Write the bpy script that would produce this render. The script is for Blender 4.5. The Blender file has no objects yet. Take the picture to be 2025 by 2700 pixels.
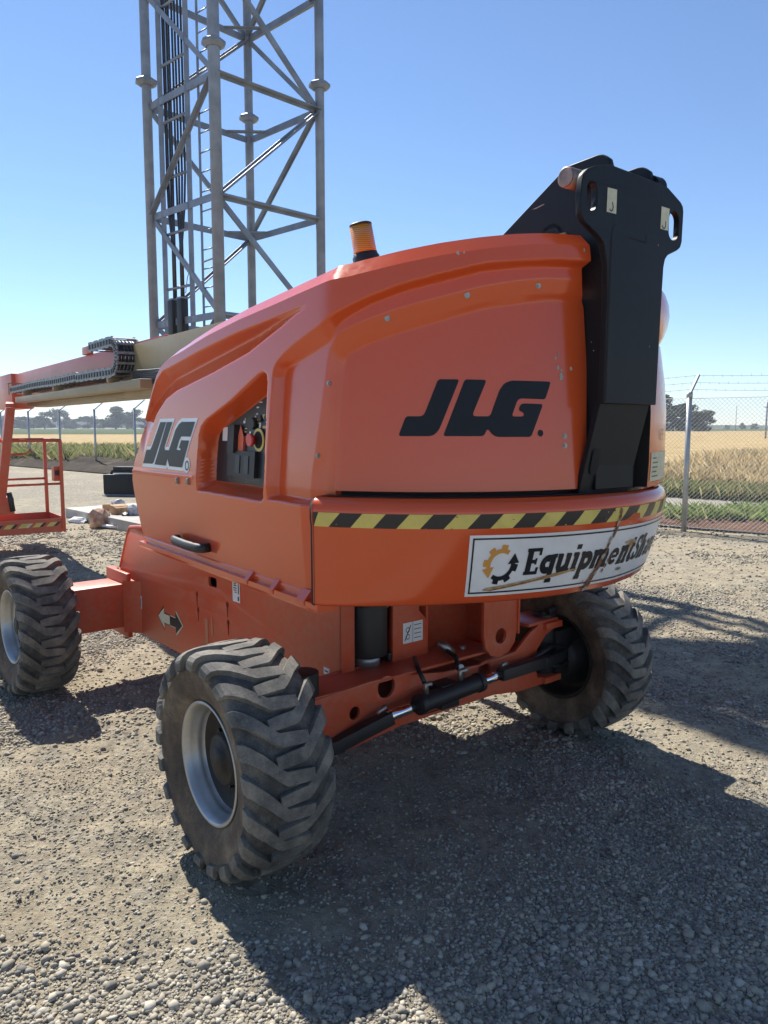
import bpy, bmesh, math, random
import numpy as np
from mathutils import Vector, Matrix
from mathutils.geometry import tessellate_polygon
random.seed(7); rng = np.random.default_rng(7)
R = math.radians
sc = bpy.context.scene
col = sc.collection

# ------------------------------------------------------------------ materials
def mat(name):
    m = bpy.data.materials.new(name); m.use_nodes = True
    nt = m.node_tree
    return m, nt, nt.nodes['Principled BSDF']
def nd(nt, t, **kw):
    n = nt.nodes.new(t)
    for k, v in kw.items():
        if k in n.inputs: n.inputs[k].default_value = v
        else: setattr(n, k, v)
    return n
def lk(nt, a, b): nt.links.new(a, b)
def ramp(nt, fac, stops):
    r = nt.nodes.new('ShaderNodeValToRGB')
    el = r.color_ramp.elements
    while len(el) > 1: el.remove(el[-1])
    el[0].position = stops[0][0]; el[0].color = tuple(stops[0][1]) + (1,)
    for p, c in stops[1:]:
        e = el.new(p); e.color = tuple(c) + (1,)
    lk(nt, fac, r.inputs['Fac']); return r
def noise(nt, scale, detail=4, rough=.55, vec=None, dist=0):
    n = nd(nt, 'ShaderNodeTexNoise'); n.inputs['Scale'].default_value = scale
    n.inputs['Detail'].default_value = detail; n.inputs['Roughness'].default_value = rough
    n.inputs['Distortion'].default_value = dist
    if vec is None:
        g = nt.nodes.new('ShaderNodeTexCoord'); vec = g.outputs['Object']
    lk(nt, vec, n.inputs['Vector']); return n
def mix(nt, fac, a, b):
    m = nt.nodes.new('ShaderNodeMix'); m.data_type = 'RGBA'
    if isinstance(fac, float): m.inputs[0].default_value = fac
    else: lk(nt, fac, m.inputs[0])
    for s, v in ((6, a), (7, b)):
        if isinstance(v, tuple): m.inputs[s].default_value = v + (1,) if len(v) == 3 else v
        else: lk(nt, v, m.inputs[s])
    return m.outputs[2]
def bump(nt, p, height, strength, dist=.01):
    b = nd(nt, 'ShaderNodeBump'); b.inputs['Strength'].default_value = strength; b.inputs['Distance'].default_value = dist
    lk(nt, height, b.inputs['Height']); lk(nt, b.outputs[0], p.inputs['Normal']); return b
def simple(name, c, rough=.5, metal=0., var=.0, scale=8., c2=None, bmp=0., bscale=60., spec=.5):
    m, nt, p = mat(name)
    p.inputs['Roughness'].default_value = rough; p.inputs['Metallic'].default_value = metal
    p.inputs['Specular IOR Level'].default_value = spec
    if var > 0 or c2:
        n = noise(nt, scale, 5)
        a = tuple(x * (1 - var) for x in c); b = c2 or tuple(min(1, x * (1 + var)) for x in c)
        lk(nt, ramp(nt, n.outputs['Fac'], [(.3, a), (.7, b)]).outputs[0], p.inputs['Base Color'])
    else: p.inputs['Base Color'].default_value = c + (1,)
    if bmp > 0: bump(nt, p, noise(nt, bscale, 3).outputs['Fac'], bmp)
    return m

def paint_mat(name, c, dustc, dust=.35, rough=.24, coat=.0, spec=.5):
    m, nt, p = mat(name)
    g = nt.nodes.new('ShaderNodeTexCoord')
    n1 = noise(nt, 2.2, 6, .62); n2 = noise(nt, 34., 4, .6)
    mul = nd(nt, 'ShaderNodeMath', operation='MULTIPLY'); lk(nt, n1.outputs['Fac'], mul.inputs[0]); lk(nt, n2.outputs['Fac'], mul.inputs[1])
    f = ramp(nt, mul.outputs[0], [(.16, (0, 0, 0)), (.42, (dust,) * 3)])
    lk(nt, mix(nt, f.outputs[0], c, dustc), p.inputs['Base Color'])
    r = ramp(nt, mul.outputs[0], [(.12, (rough,) * 3), (.45, (min(1, rough + .15),) * 3)])
    lk(nt, r.outputs[0], p.inputs['Roughness'])
    p.inputs['Coat Weight'].default_value = coat; p.inputs['Coat Roughness'].default_value = .1
    p.inputs['Specular IOR Level'].default_value = spec
    bump(nt, p, noise(nt, 240., 2).outputs['Fac'], .018, .002)
    return m
ORANGE = (.63, .084, .018)
M = {}
M['orange'] = paint_mat('orange gloss shell', ORANGE, (.52, .15, .07), .12, .11, coat=.15)
M['orange2'] = paint_mat('orange steel paint', (.56, .072, .022), (.40, .20, .12), .50, .33)
M['black'] = paint_mat('black powder coat', (.0045, .006, .009), (.03, .03, .029), .08, .42, spec=.28)
M['blackrub'] = simple('black plastic', (.012, .012, .013), .5, var=.3)
M['tan'] = paint_mat('sand boom paint', (.31, .245, .13), (.27, .21, .13), .3, .45)
M['silver'] = simple('dull silver rim', (.40, .40, .39), .38, .65, var=.18, scale=9)
M['chrome'] = simple('chromed rod', (.75, .76, .78), .12, 1.)
M['zinc'] = simple('zinc bolts', (.33, .32, .29), .38, .8, var=.2, scale=40)
M['dark'] = simple('grimy hub metal', (.012, .011, .010), .55, .2, var=.5, scale=30, bmp=.25)
M['galv'] = simple('galvanised steel', (.23, .265, .315), .5, .25, var=.25, scale=3.5)
M['galvp'] = simple('galvanised pipe', (.42, .43, .43), .45, .4, var=.15, scale=5)
M['concrete'] = simple('concrete', (.38, .365, .33), .9, var=.14, scale=4, bmp=.3)
M['white'] = simple('white vinyl', (.74, .75, .77), .34, var=.09, scale=7)
M['ink'] = simple('black vinyl', (.012, .013, .017), .36)
M['navy'] = simple('dark vinyl', (.010, .012, .017), .42, spec=.22)
M['yellow'] = simple('yellow vinyl', (.62, .50, .13), .4, var=.12, scale=18)
M['gold'] = simple('ochre vinyl', (.62, .30, .07), .4)
M['cream'] = simple('cream sticker', (.62, .58, .40), .5, var=.15, scale=30)
M['red'] = simple('red plastic', (.62, .045, .05), .35)
M['flag'] = simple('orange plastic', (.72, .12, .05), .5)
M['panel'] = simple('grey panel face', (.010, .014, .020), .42, var=.25, scale=20)
M['rust'] = simple('rusty scrape', (.15, .05, .022), .85, var=.6, scale=90, c2=(.34, .17, .10))
M['scrape'] = simple('scraped primer', (.44, .21, .07), .7, var=.4, scale=50, c2=(.58, .42, .20))
M['chip'] = simple('chipped paint', (.36, .33, .28), .7, var=.3, scale=60)
M['gap'] = simple('black gaps and painted shade', (.006, .005, .005), .8)  # flat black for slots and seams, also for shade painted into gaps
M['cable'] = simple('black cable', (.010, .011, .014), .45)
M['chain'] = simple('grey carrier links', (.23, .24, .25), .5, .2, var=.35, scale=26)
def amber():
    m, nt, p = mat('amber lens')
    p.inputs['Roughness'].default_value = .18
    p.inputs['Transmission Weight'].default_value = .08
    w = nd(nt, 'ShaderNodeTexWave', wave_type='BANDS', bands_direction='Z'); w.inputs['Scale'].default_value = 45
    g = nt.nodes.new('ShaderNodeTexCoord'); lk(nt, g.outputs['Object'], w.inputs['Vector'])
    lk(nt, ramp(nt, w.outputs['Fac'], [(.2, (.46, .16, .006)), (.8, (.78, .32, .012))]).outputs[0], p.inputs['Base Color'])
    return m
M['amber'] = amber()
def dusty(name, stops, rough, fine):
    m, nt, p = mat(name)
    n = noise(nt, 6., 8, .68); n2 = noise(nt, 170., 3, .6)
    a = nd(nt, 'ShaderNodeMath', operation='MULTIPLY_ADD'); lk(nt, n2.outputs['Fac'], a.inputs[0]); a.inputs[1].default_value = fine; lk(nt, n.outputs['Fac'], a.inputs[2])
    lk(nt, ramp(nt, a.outputs[0], stops).outputs[0], p.inputs['Base Color'])
    p.inputs['Roughness'].default_value = rough; p.inputs['Specular IOR Level'].default_value = .35
    bump(nt, p, n2.outputs['Fac'], .3, .003)
    return m
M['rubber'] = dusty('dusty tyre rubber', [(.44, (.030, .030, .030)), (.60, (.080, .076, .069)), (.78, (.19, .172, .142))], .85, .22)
M['lug'] = dusty('dusty tread lugs', [(.42, (.050, .049, .047)), (.58, (.125, .119, .107)), (.76, (.25, .228, .188))], .85, .22)  # lugs lighter than the carcass: dust, plus groove shade put into colour
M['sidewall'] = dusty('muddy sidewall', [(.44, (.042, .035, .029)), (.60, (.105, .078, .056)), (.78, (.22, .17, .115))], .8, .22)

# ------------------------------------------------------------------ mesh builder
class MB:
    def __init__(s): s.v = []; s.f = []; s.m = []; s.sm = []
    def add(s, verts, faces, mi=0, smooth=False):
        o = len(s.v); s.v += [tuple(map(float, q)) for q in verts]
        for f in faces:
            s.f.append(tuple(o + i for i in f)); s.m.append(mi); s.sm.append(smooth)
    def box(s, c, d, mi=0, X=None):
        x, y, z = (k / 2 for k in d)
        vs = [Vector((a * x, b * y, e * z)) for a in (-1, 1) for b in (-1, 1) for e in (-1, 1)]
        if X is not None: vs = [X @ q for q in vs]
        vs = [q + Vector(c) for q in vs]
        s.add(vs, [(0, 1, 3, 2), (4, 6, 7, 5), (0, 4, 5, 1), (2, 3, 7, 6), (0, 2, 6, 4), (1, 5, 7, 3)], mi)
    def bar(s, a, b, w, h, mi=0, up=(0, 0, 1)):
        a = Vector(a); b = Vector(b); d = b - a; L = d.length; d.normalize(); u = Vector(up)
        if abs(d.dot(u)) > .98: u = Vector((1, 0, 0))
        x = d.cross(u).normalized(); y = x.cross(d).normalized()
        X = Matrix((x, d, y)).transposed()
        s.box((a + b) / 2, (w, L, h), mi, X)
    def tube(s, pts, r, n=10, mi=0, cap=True, smooth=True):
        pts = [Vector(p) for p in pts]; rs = r if isinstance(r, (list, tuple)) else [r] * len(pts)
        vs = []; fs = []; up = None
        for i, p in enumerate(pts):
            d = (pts[min(i + 1, len(pts) - 1)] - pts[max(i - 1, 0)]).normalized()
            if up is None:
                up = Vector((0, 0, 1)) if abs(d.z) < .9 else Vector((1, 0, 0))
            x = d.cross(up).normalized(); up = x.cross(d).normalized()
            for k in range(n):
                t = 2 * math.pi * k / n; vs.append(p + rs[i] * (math.cos(t) * x + math.sin(t) * up))
        for i in range(len(pts) - 1):
            for k in range(n):
                k2 = (k + 1) % n; fs.append((i * n + k, i * n + k2, (i + 1) * n + k2, (i + 1) * n + k))
        s.add(vs, fs, mi, smooth)
        if cap:
            o = len(s.v) - len(vs)
            s.f.append(tuple(o + k for k in range(n - 1, -1, -1))); s.m.append(mi); s.sm.append(False)
            e = o + (len(pts) - 1) * n
            s.f.append(tuple(e + k for k in range(n))); s.m.append(mi); s.sm.append(False)
    def lathe(s, prof, n=48, mi=0, axis='X', c=(0, 0, 0), smooth=True):
        # prof: list of (axial, radius)
        vs = []; fs = []
        for (h, r) in prof:
            for k in range(n):
                t = 2 * math.pi * k / n; a, b = r * math.cos(t), r * math.sin(t)
                q = {'X': (h, a, b), 'Y': (b, h, a), 'Z': (a, b, h)}[axis]
                vs.append((q[0] + c[0], q[1] + c[1], q[2] + c[2]))
        for i in range(len(prof) - 1):
            for k in range(n):
                k2 = (k + 1) % n; fs.append((i * n + k, (i + 1) * n + k, (i + 1) * n + k2, i * n + k2))
        s.add(vs, fs, mi, smooth)
    def prism(s, poly, org, ax, ay, t, mi=0, holes=(), mi_side=None, fn=None):
        # polygon in plane org + x*ax + y*ay, extruded by vector t ; fn maps a plane point
        org = Vector(org); ax = Vector(ax); ay = Vector(ay); t = Vector(t)
        loops = [list(poly)] + [list(h) for h in holes]
        flat = [q for l in loops for q in l]
        tri = tessellate_polygon([[Vector((x, y, 0)) for x, y in l] for l in loops])
        P = [org + ax * x + ay * y for x, y in flat]
        N = len(P); vs = P + [p + t for p in P]
        fs = [tuple(f) for f in tri] + [tuple(N + i for i in reversed(f)) for f in tri]
        s.add(vs, fs, mi)
        o = 0; sf = []
        for l in loops:
            k = len(l)
            for i in range(k):
                j = (i + 1) % k; sf.append((o + i, o + j, N + o + j, N + o + i))
            o += k
        s.add(vs, sf, mi if mi_side is None else mi_side)
    def grid(s, A, mi=0, smooth=True, flip=False):
        n, m = A.shape[:2]; o = len(s.v)
        s.v += [tuple(q) for q in A.reshape(-1, 3).tolist()]
        for i in range(n - 1):
            for j in range(m - 1):
                f = (o + i * m + j, o + i * m + j + 1, o + (i + 1) * m + j + 1, o + (i + 1) * m + j)
                s.f.append(f[::-1] if flip else f); s.m.append(mi); s.sm.append(smooth)
    def build(s, name, mats, parent=None, X=None, bevel=0., seg=2, fixn=False):
        me = bpy.data.meshes.new(name)
        vs = s.v if X is None else [tuple(X @ Vector(q)) for q in s.v]
        me.from_pydata(vs, [], s.f)
        for mm in (mats if isinstance(mats, (list, tuple)) else [mats]): me.materials.append(M[mm] if isinstance(mm, str) else mm)
        me.polygons.foreach_set('material_index', s.m); me.polygons.foreach_set('use_smooth', s.sm)
        if bevel > 0 or fixn:
            bm = bmesh.new(); bm.from_mesh(me)
            bmesh.ops.remove_doubles(bm, verts=bm.verts, dist=1e-5)
            bmesh.ops.recalc_face_normals(bm, faces=bm.faces)
            if bevel > 0:
                es = [e for e in bm.edges if len(e.link_faces) == 2 and e.calc_face_angle(0) > R(25)]
                bmesh.ops.bevel(bm, geom=es, offset=bevel, segments=seg, profile=.6, affect='EDGES', clamp_overlap=True)
                for f in bm.faces: f.smooth = True
            bm.to_mesh(me); bm.free()
            if bevel > 0:
                try: me.set_sharp_from_angle(angle=R(40))
                except Exception: pass
        me.update()
        o = bpy.data.objects.new(name, me); col.objects.link(o)
        if parent: o.parent = parent
        return o
def empty(name, loc=(0, 0, 0), rz=0):
    o = bpy.data.objects.new(name, None); col.objects.link(o); o.location = loc; o.rotation_euler = (0, 0, rz)
    o.empty_display_size = .2; return o
def tag(o, label=None, cat=None, group=None, kind=None):
    if label: o['label'] = label
    if cat: o['category'] = cat
    if group: o['group'] = group
    if kind: o['kind'] = kind
    return o
def dup(o, parent=None):
    c = o.copy(); col.objects.link(c)
    if parent: c.parent = parent
    for ch in list(o.children): dup(ch, c)
    return c
def arc(cx, cy, r, a0, a1, n=8): return [(cx + r * math.cos(R(a0 + (a1 - a0) * i / n)), cy + r * math.sin(R(a0 + (a1 - a0) * i / n))) for i in range(n + 1)]
def circ(cx, cy, r, n=20, ry=None): return [(cx + r * math.cos(2 * math.pi * i / n), cy + (ry or r) * math.sin(2 * math.pi * i / n)) for i in range(n)]
def rrect(x0, y0, x1, y1, r, n=4):
    return arc(x1 - r, y0 + r, r, -90, 0, n) + arc(x1 - r, y1 - r, r, 0, 90, n) + arc(x0 + r, y1 - r, r, 90, 180, n) + arc(x0 + r, y0 + r, r, 180, 270, n)

# ------------------------------------------------------------------ 2D noise
def lat(seed, n=256): return np.random.default_rng(seed).random((n, n))
_L = lat(3)
def vnoise(x, y):
    xi = np.floor(x).astype(int); yi = np.floor(y).astype(int); fx = x - xi; fy = y - yi
    fx = fx * fx * (3 - 2 * fx); fy = fy * fy * (3 - 2 * fy)
    g = lambda a, b: _L[a % 256, b % 256]
    return (g(xi, yi) * (1 - fx) + g(xi + 1, yi) * fx) * (1 - fy) + (g(xi, yi + 1) * (1 - fx) + g(xi + 1, yi + 1) * fx) * fy
def fbm(x, y, o=4):
    s = 0; a = 1.; t = 0
    for i in range(o): s = s + a * vnoise(x * 2 ** i + 17 * i, y * 2 ** i + 31 * i); t += a; a *= .5
    return s / t
# ------------------------------------------------------------------ camera, light, sky
F_PX, PITCH, EYE = 2030., 6.38, 1.55
cam = bpy.data.cameras.new('camera'); co = bpy.data.objects.new('camera', cam); col.objects.link(co)
cam.sensor_fit = 'VERTICAL'; cam.sensor_height = 36.; cam.lens = 36. * F_PX / 2700.
cam.clip_start = .05; cam.clip_end = 5000
co.location = (0, 0, EYE); co.rotation_euler = (R(90 - PITCH), 0, 0); sc.camera = co
SUN_AZ, SUN_EL = -32., 49.     # degrees clockwise from +Y, elevation
d = Vector((math.sin(R(SUN_AZ)) * math.cos(R(SUN_EL)), math.cos(R(SUN_AZ)) * math.cos(R(SUN_EL)), math.sin(R(SUN_EL))))
sl = bpy.data.lights.new('sun', 'SUN'); sl.energy = 5.0; sl.angle = R(.53); sl.color = (1., .95, .87)
so = bpy.data.objects.new('sun', sl); col.objects.link(so); so.rotation_euler = d.to_track_quat('Z', 'Y').to_euler(); so.location = (-6, 8, 14)
w = bpy.data.worlds.new('World'); sc.world = w; w.use_nodes = True
wn = w.node_tree; bg = wn.nodes['Background']
sky = wn.nodes.new('ShaderNodeTexSky'); sky.sky_type = 'NISHITA'; sky.sun_disc = False
sky.sun_elevation = R(SUN_EL); sky.sun_rotation = R(SUN_AZ); sky.altitude = 300; sky.air_density = .9; sky.dust_density = .02; sky.ozone_density = 5.0
wn.links.new(sky.outputs[0], bg.inputs[0]); bg.inputs[1].default_value = .092
vs = sc.view_settings; vs.view_transform = 'Standard'; vs.look = 'None'; vs.exposure = .85; vs.gamma = 1.
sc.render.film_transparent = False
sc.cycles.max_bounces = 6; sc.cycles.diffuse_bounces = 3; sc.cycles.glossy_bounces = 3; sc.cycles.transmission_bounces = 4; sc.cycles.transparent_max_bounces = 8
sc.cycles.caustics_reflective = False; sc.cycles.caustics_refractive = False
sc.cycles.use_denoising = True

# ------------------------------------------------------------------ ground
def ground_mat():
    m, nt, p = mat('gravel and dirt')
    g = nt.nodes.new('ShaderNodeNewGeometry'); pos = g.outputs['Position']
    big = noise(nt, .55, 6, .6, pos); med = noise(nt, 6., 6, .7, pos)
    v1 = nd(nt, 'ShaderNodeTexVoronoi'); v1.inputs['Scale'].default_value = 38; v1.inputs['Randomness'].default_value = 1; lk(nt, pos, v1.inputs['Vector'])
    v2 = nd(nt, 'ShaderNodeTexVoronoi'); v2.inputs['Scale'].default_value = 75; lk(nt, pos, v2.inputs['Vector'])
    stone = ramp(nt, v1.outputs['Color'], [(0., (.24, .22, .175)), (.4, (.40, .36, .28)), (.75, (.52, .465, .36)), (1., (.64, .59, .47))])
    sand = ramp(nt, med.outputs['Fac'], [(.3, (.40, .32, .21)), (.5, (.55, .465, .325)), (.7, (.66, .58, .425))])
    f = nd(nt, 'ShaderNodeMath', operation='ADD'); lk(nt, big.outputs['Fac'], f.inputs[0])
    s2 = nd(nt, 'ShaderNodeMath', operation='MULTIPLY_ADD'); lk(nt, med.outputs['Fac'], s2.inputs[0]); s2.inputs[1].default_value = .9; s2.inputs[2].default_value = -.45
    sx_ = nt.nodes.new('ShaderNodeSeparateXYZ'); lk(nt, pos, sx_.inputs[0])
    far = nd(nt, 'ShaderNodeMapRange'); far.inputs[1].default_value = 9; far.inputs[2].default_value = 17; far.inputs[3].default_value = 0; far.inputs[4].default_value = -.13; lk(nt, sx_.outputs['Y'], far.inputs[0])
    s3 = nd(nt, 'ShaderNodeMath', operation='ADD'); lk(nt, s2.outputs[0], s3.inputs[0]); lk(nt, far.outputs[0], s3.inputs[1]); lk(nt, s3.outputs[0], f.inputs[1])
    fr = ramp(nt, f.outputs[0], [(.36, (0, 0, 0)), (.54, (1, 1, 1))])
    base = mix(nt, fr.outputs[0], stone.outputs[0], sand.outputs[0])
    # colour darkens from each grain centre towards the gaps between grains
    crev = ramp(nt, v1.outputs['Distance'], [(.0, (.76, .76, .76)), (.75, (.56, .56, .56))])
    mm = nt.nodes.new('ShaderNodeMix'); mm.data_type = 'RGBA'; mm.blend_type = 'MULTIPLY'; mm.inputs[0].default_value = 1.
    lk(nt, base, mm.inputs[6]); lk(nt, crev.outputs[0], mm.inputs[7])
    lk(nt, mm.outputs[2], p.inputs['Base Color'])
    p.inputs['Roughness'].default_value = .95; p.inputs['Specular IOR Level'].default_value = .2
    h1 = nd(nt, 'ShaderNodeMath', operation='MULTIPLY_ADD'); lk(nt, v1.outputs['Distance'], h1.inputs[0]); h1.inputs[1].default_value = -1.; lk(nt, med.outputs['Fac'], h1.inputs[2])
    h2 = nd(nt, 'ShaderNodeMath', operation='MULTIPLY_ADD'); lk(nt, v2.outputs['Distance'], h2.inputs[0]); h2.inputs[1].default_value = -.5; lk(nt, h1.outputs[0], h2.inputs[2])
    fine = noise(nt, 130., 4, .7, pos); h3 = nd(nt, 'ShaderNodeMath', operation='MULTIPLY_ADD'); lk(nt, h2.outputs[0], h3.inputs[0]); h3.inputs[1].default_value = .35; lk(nt, fine.outputs['Fac'], h3.inputs[2])
    bump(nt, p, h3.outputs[0], .8, .018)
    return m
M['ground'] = ground_mat()
def axis_coords(lo, hi, step, far0, far1, k=1.16):
    c = list(np.arange(lo, hi + 1e-6, step)); s = step; x = hi
    while x < far1: s *= k; x += s; c.append(x)
    s = step; x = lo
    while x > far0: s *= k; x -= s; c.insert(0, x)
    return np.array(c)
def gz(x, y):
    h = (fbm(x * 1.1, y * 1.1, 5) - .5) * .06 + (fbm(x * 6, y * 6, 4) - .5) * .036 - .012 * np.clip((fbm(x * 11 + 4, y * 11, 3) - .62) * 6, 0, 1)
    # ruts left by tyres running across the yard
    u = x * .93 + y * .37; v = -x * .37 + y * .93
    rut = np.sin(v * 21 + 2.2 * fbm(u * .9, v * .9, 3) * 6) * .5 + .5
    zone = np.clip((fbm(x * .5 + 9, y * .5 + 4, 3) - .40) * 5, 0, 1) * np.clip(np.clip(1.2 - np.abs(x + 2.1) / 1.9, 0, 1) + np.clip(1.2 - np.hypot(x - 2.6, y - 5.6) / 1.6, 0, 1), 0, 1)
    h = h + .026 * (rut ** 2) * zone
    fade = np.exp(-((x + .3) ** 2 + (y - 4) ** 2) / 150.)
    return h * fade - .012
gx = axis_coords(-4.6, 4.2, .028, -2500, 2500); gy = axis_coords(.4, 7.6, .028, -400, 4000)
GX, GY = np.meshgrid(gx, gy); GZ = gz(GX, GY)
n, m_ = GX.shape
me = bpy.data.meshes.new('ground')
me.vertices.add(n * m_); me.vertices.foreach_set('co', np.stack([GX, GY, GZ], -1).astype(np.float32).ravel())
idx = np.arange(n * m_).reshape(n, m_); q = np.stack([idx[:-1, :-1], idx[:-1, 1:], idx[1:, 1:], idx[1:, :-1]], -1).reshape(-1, 4)
def quick_mesh(me, q):
    k = q.shape[1]
    me.loops.add(q.size); me.loops.foreach_set('vertex_index', q.astype(np.int32).ravel())
    me.polygons.add(len(q)); me.polygons.foreach_set('loop_start', np.arange(0, q.size, k, dtype=np.int32)); me.polygons.foreach_set('loop_total', np.full(len(q), k, dtype=np.int32))
    me.update(calc_edges=True)
quick_mesh(me, q); me.polygons.foreach_set('use_smooth', np.ones(len(q), bool)); me.materials.append(M['ground'])
go = bpy.data.objects.new('ground', me); col.objects.link(go)
tag(go, kind='structure')

# loose crushed stone
def stone_mat():
    m, nt, p = mat('crushed stone')
    g = nt.nodes.new('ShaderNodeNewGeometry')
    c = ramp(nt, g.outputs['Random Per Island'], [(0, (.23, .215, .19)), (.25, (.37, .34, .28)), (.55, (.48, .43, .335)), (.8, (.57, .505, .38)), (1, (.66, .615, .52))])
    n = noise(nt, 60, 3, .6, g.outputs['Position'])
    mm = nt.nodes.new('ShaderNodeMix'); mm.data_type = 'RGBA'; mm.blend_type = 'MULTIPLY'; mm.inputs[0].default_value = 1.
    lk(nt, c.outputs[0], mm.inputs[6]); lk(nt, ramp(nt, n.outputs['Fac'], [(.3, (.58, .58, .58)), (.7, (.76, .76, .76))]).outputs[0], mm.inputs[7])
    lk(nt, mm.outputs[2], p.inputs['Base Color']); p.inputs['Roughness'].default_value = .9; p.inputs['Specular IOR Level'].default_value = .25
    return m
M['stone'] = stone_mat()
def icos():
    bm = bmesh.new(); bmesh.ops.create_icosphere(bm, subdivisions=1, radius=1)
    v = np.array([q.co[:] for q in bm.verts]); f = np.array([[q.index for q in t.verts] for t in bm.faces]); bm.free(); return v, f
IV, IF = icos()
OV = np.array([(1, 0, 0), (-1, 0, 0), (0, 1, 0), (0, -1, 0), (0, 0, 1), (0, 0, -1)], float); OF = np.array([(0, 2, 4), (2, 1, 4), (1, 3, 4), (3, 0, 4), (2, 0, 5), (1, 2, 5), (3, 1, 5), (0, 3, 5)])
def stones(X, Y, S, IV, IF, sink=.35, flat=.65):
    N = len(X); vs = np.repeat(IV[None], N, 0) * (1 + .62 * (rng.random((N, len(IV), 1)) - .5))
    sc_ = np.stack([S * rng.uniform(.75, 1.35, N), S * rng.uniform(.7, 1.1, N), S * rng.uniform(.5, .9, N) * flat / .65], -1)
    vs *= sc_[:, None, :]
    t = rng.uniform(-.6, .6, N); c, s = np.cos(t), np.sin(t); y = vs[..., 1] * c[:, None] - vs[..., 2] * s[:, None]; z = vs[..., 1] * s[:, None] + vs[..., 2] * c[:, None]
    vs[..., 1] = y; vs[..., 2] = z
    t = rng.uniform(0, 6.28, N); c, s = np.cos(t), np.sin(t); x = vs[..., 0] * c[:, None] - vs[..., 1] * s[:, None]; y = vs[..., 0] * s[:, None] + vs[..., 1] * c[:, None]
    vs[..., 0] = x; vs[..., 1] = y
    vs[..., 0] += X[:, None]; vs[..., 1] += Y[:, None]; vs[..., 2] += (gz(X, Y) + S * (.5 - sink))[:, None]
    return vs.reshape(-1, 3), (IF[None] + (np.arange(N) * len(IV))[:, None, None]).reshape(-1, 3)
def scatter(name, sets):
    V = []; F = []; o = 0
    for a in sets: v, f = stones(*a); V.append(v); F.append(f + o); o += len(v)
    me = bpy.data.meshes.new(name); me.vertices.add(o); me.vertices.foreach_set('co', np.concatenate(V).astype(np.float32).ravel()); quick_mesh(me, np.concatenate(F)); me.materials.append(M['stone'])
    o = bpy.data.objects.new(name, me); col.objects.link(o); return o
def pick(N, x0, x1, y0, y1, dens):
    X = rng.uniform(x0, x1, N); Y = rng.uniform(y0, y1, N); k = rng.random(N) < dens(X, Y); return X[k], Y[k]
def dens(X, Y):
    patch = np.clip((fbm(X * 1.0 + 3, Y * 1.0 + 8, 5) - .475) * 7., .04, 1)
    near = np.clip((2.25 - Y) / .7, 0, 1); right = np.clip((X + .2) / .8, 0, 1) * np.clip((2.9 - Y) / .9, 0, 1)
    return np.clip(np.maximum(patch * np.clip(1.3 - .55 * right, .2, 1), np.maximum(near * .95, right)), 0, 1)
X1, Y1 = pick(95000, -2.2, 2.0, 1.0, 3.4, dens); S1 = np.clip(rng.lognormal(np.log(.0054), .40, len(X1)), .003, .0145)
X2, Y2 = pick(60000, -3.8, 3.6, 3.4, 6.5, lambda x, y: dens(x, y) * .8); S2 = np.clip(rng.lognormal(np.log(.0068), .42, len(X2)), .004, .02)
X3, Y3 = pick(60000, -7, 6.5, 6.5, 13, lambda x, y: dens(x, y) * .8 + .15); S3 = np.clip(rng.lognormal(np.log(.0105), .38, len(X3)), .005, .028)
d2 = lambda x, y: np.clip(dens(x, y) * .85 + .16, 0, 1)
X4, Y4 = pick(230000, -2.3, 2.1, 1.0, 3.5, d2); S4 = np.clip(rng.lognormal(np.log(.0035), .40, len(X4)), .0018, .008)
X5, Y5 = pick(130000, -4.4, 4.2, 3.5, 7.5, d2); S5 = np.clip(rng.lognormal(np.log(.0060), .40, len(X5)), .003, .012)
X0, Y0 = pick(26000, -1.3, 1.3, 1.0, 2.3, lambda x, y: np.clip((2.25 - y) / .8 + .25 * np.clip((x - .2) / .4, 0, 1), 0, 1)); S0 = np.clip(rng.lognormal(np.log(.0082), .33, len(X0)), .005, .019)
st = scatter('gravel', [(X0, Y0, S0, IV, IF), (np.r_[X1, X2, X3], np.r_[Y1, Y2, Y3], np.r_[S1, S2, S3], IV, IF), (np.r_[X4, X5], np.r_[Y4, Y5], np.r_[S4, S5] * 1.25, OV, OF)])
tag(st, 'loose grey and tan crushed stone strewn over the yard', 'gravel', kind='stuff')
# dry grass wisp at the bottom edge of the yard
mb = MB()
for i in range(46):
    a = rng.uniform(0, 6.28); l = rng.uniform(.03, .09); x, y = -.36 + rng.normal(0, .045), 1.52 + rng.normal(0, .03); z = .004 + float(gz(np.array([x]), np.array([y]))[0])
    mb.tube([(x, y, z), (x + l * .6 * math.cos(a), y + l * .6 * math.sin(a), z + .016), (x + l * math.cos(a), y + l * math.sin(a), z + .008)], [.0009, .0008, .0004], 3)
M['straw'] = simple('dry straw', (.36, .27, .15), .8, var=.3, scale=30)
tag(mb.build('dry_grass', 'straw'), 'dry straw coloured grass wisp among the stones', 'dry grass', kind='stuff')
# ================================================================== BOOM LIFT
lift = empty('boom_lift', (.286, 3.19, 0), R(40))
tag(lift, 'orange boom lift with black upright parked on the gravel, seen from its rear corner', 'boom lift')
XT = Matrix.Translation((.098, .297, 0)) @ Matrix.Rotation(R(-4), 4, 'Z')     # turntable frame -> chassis frame

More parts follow.
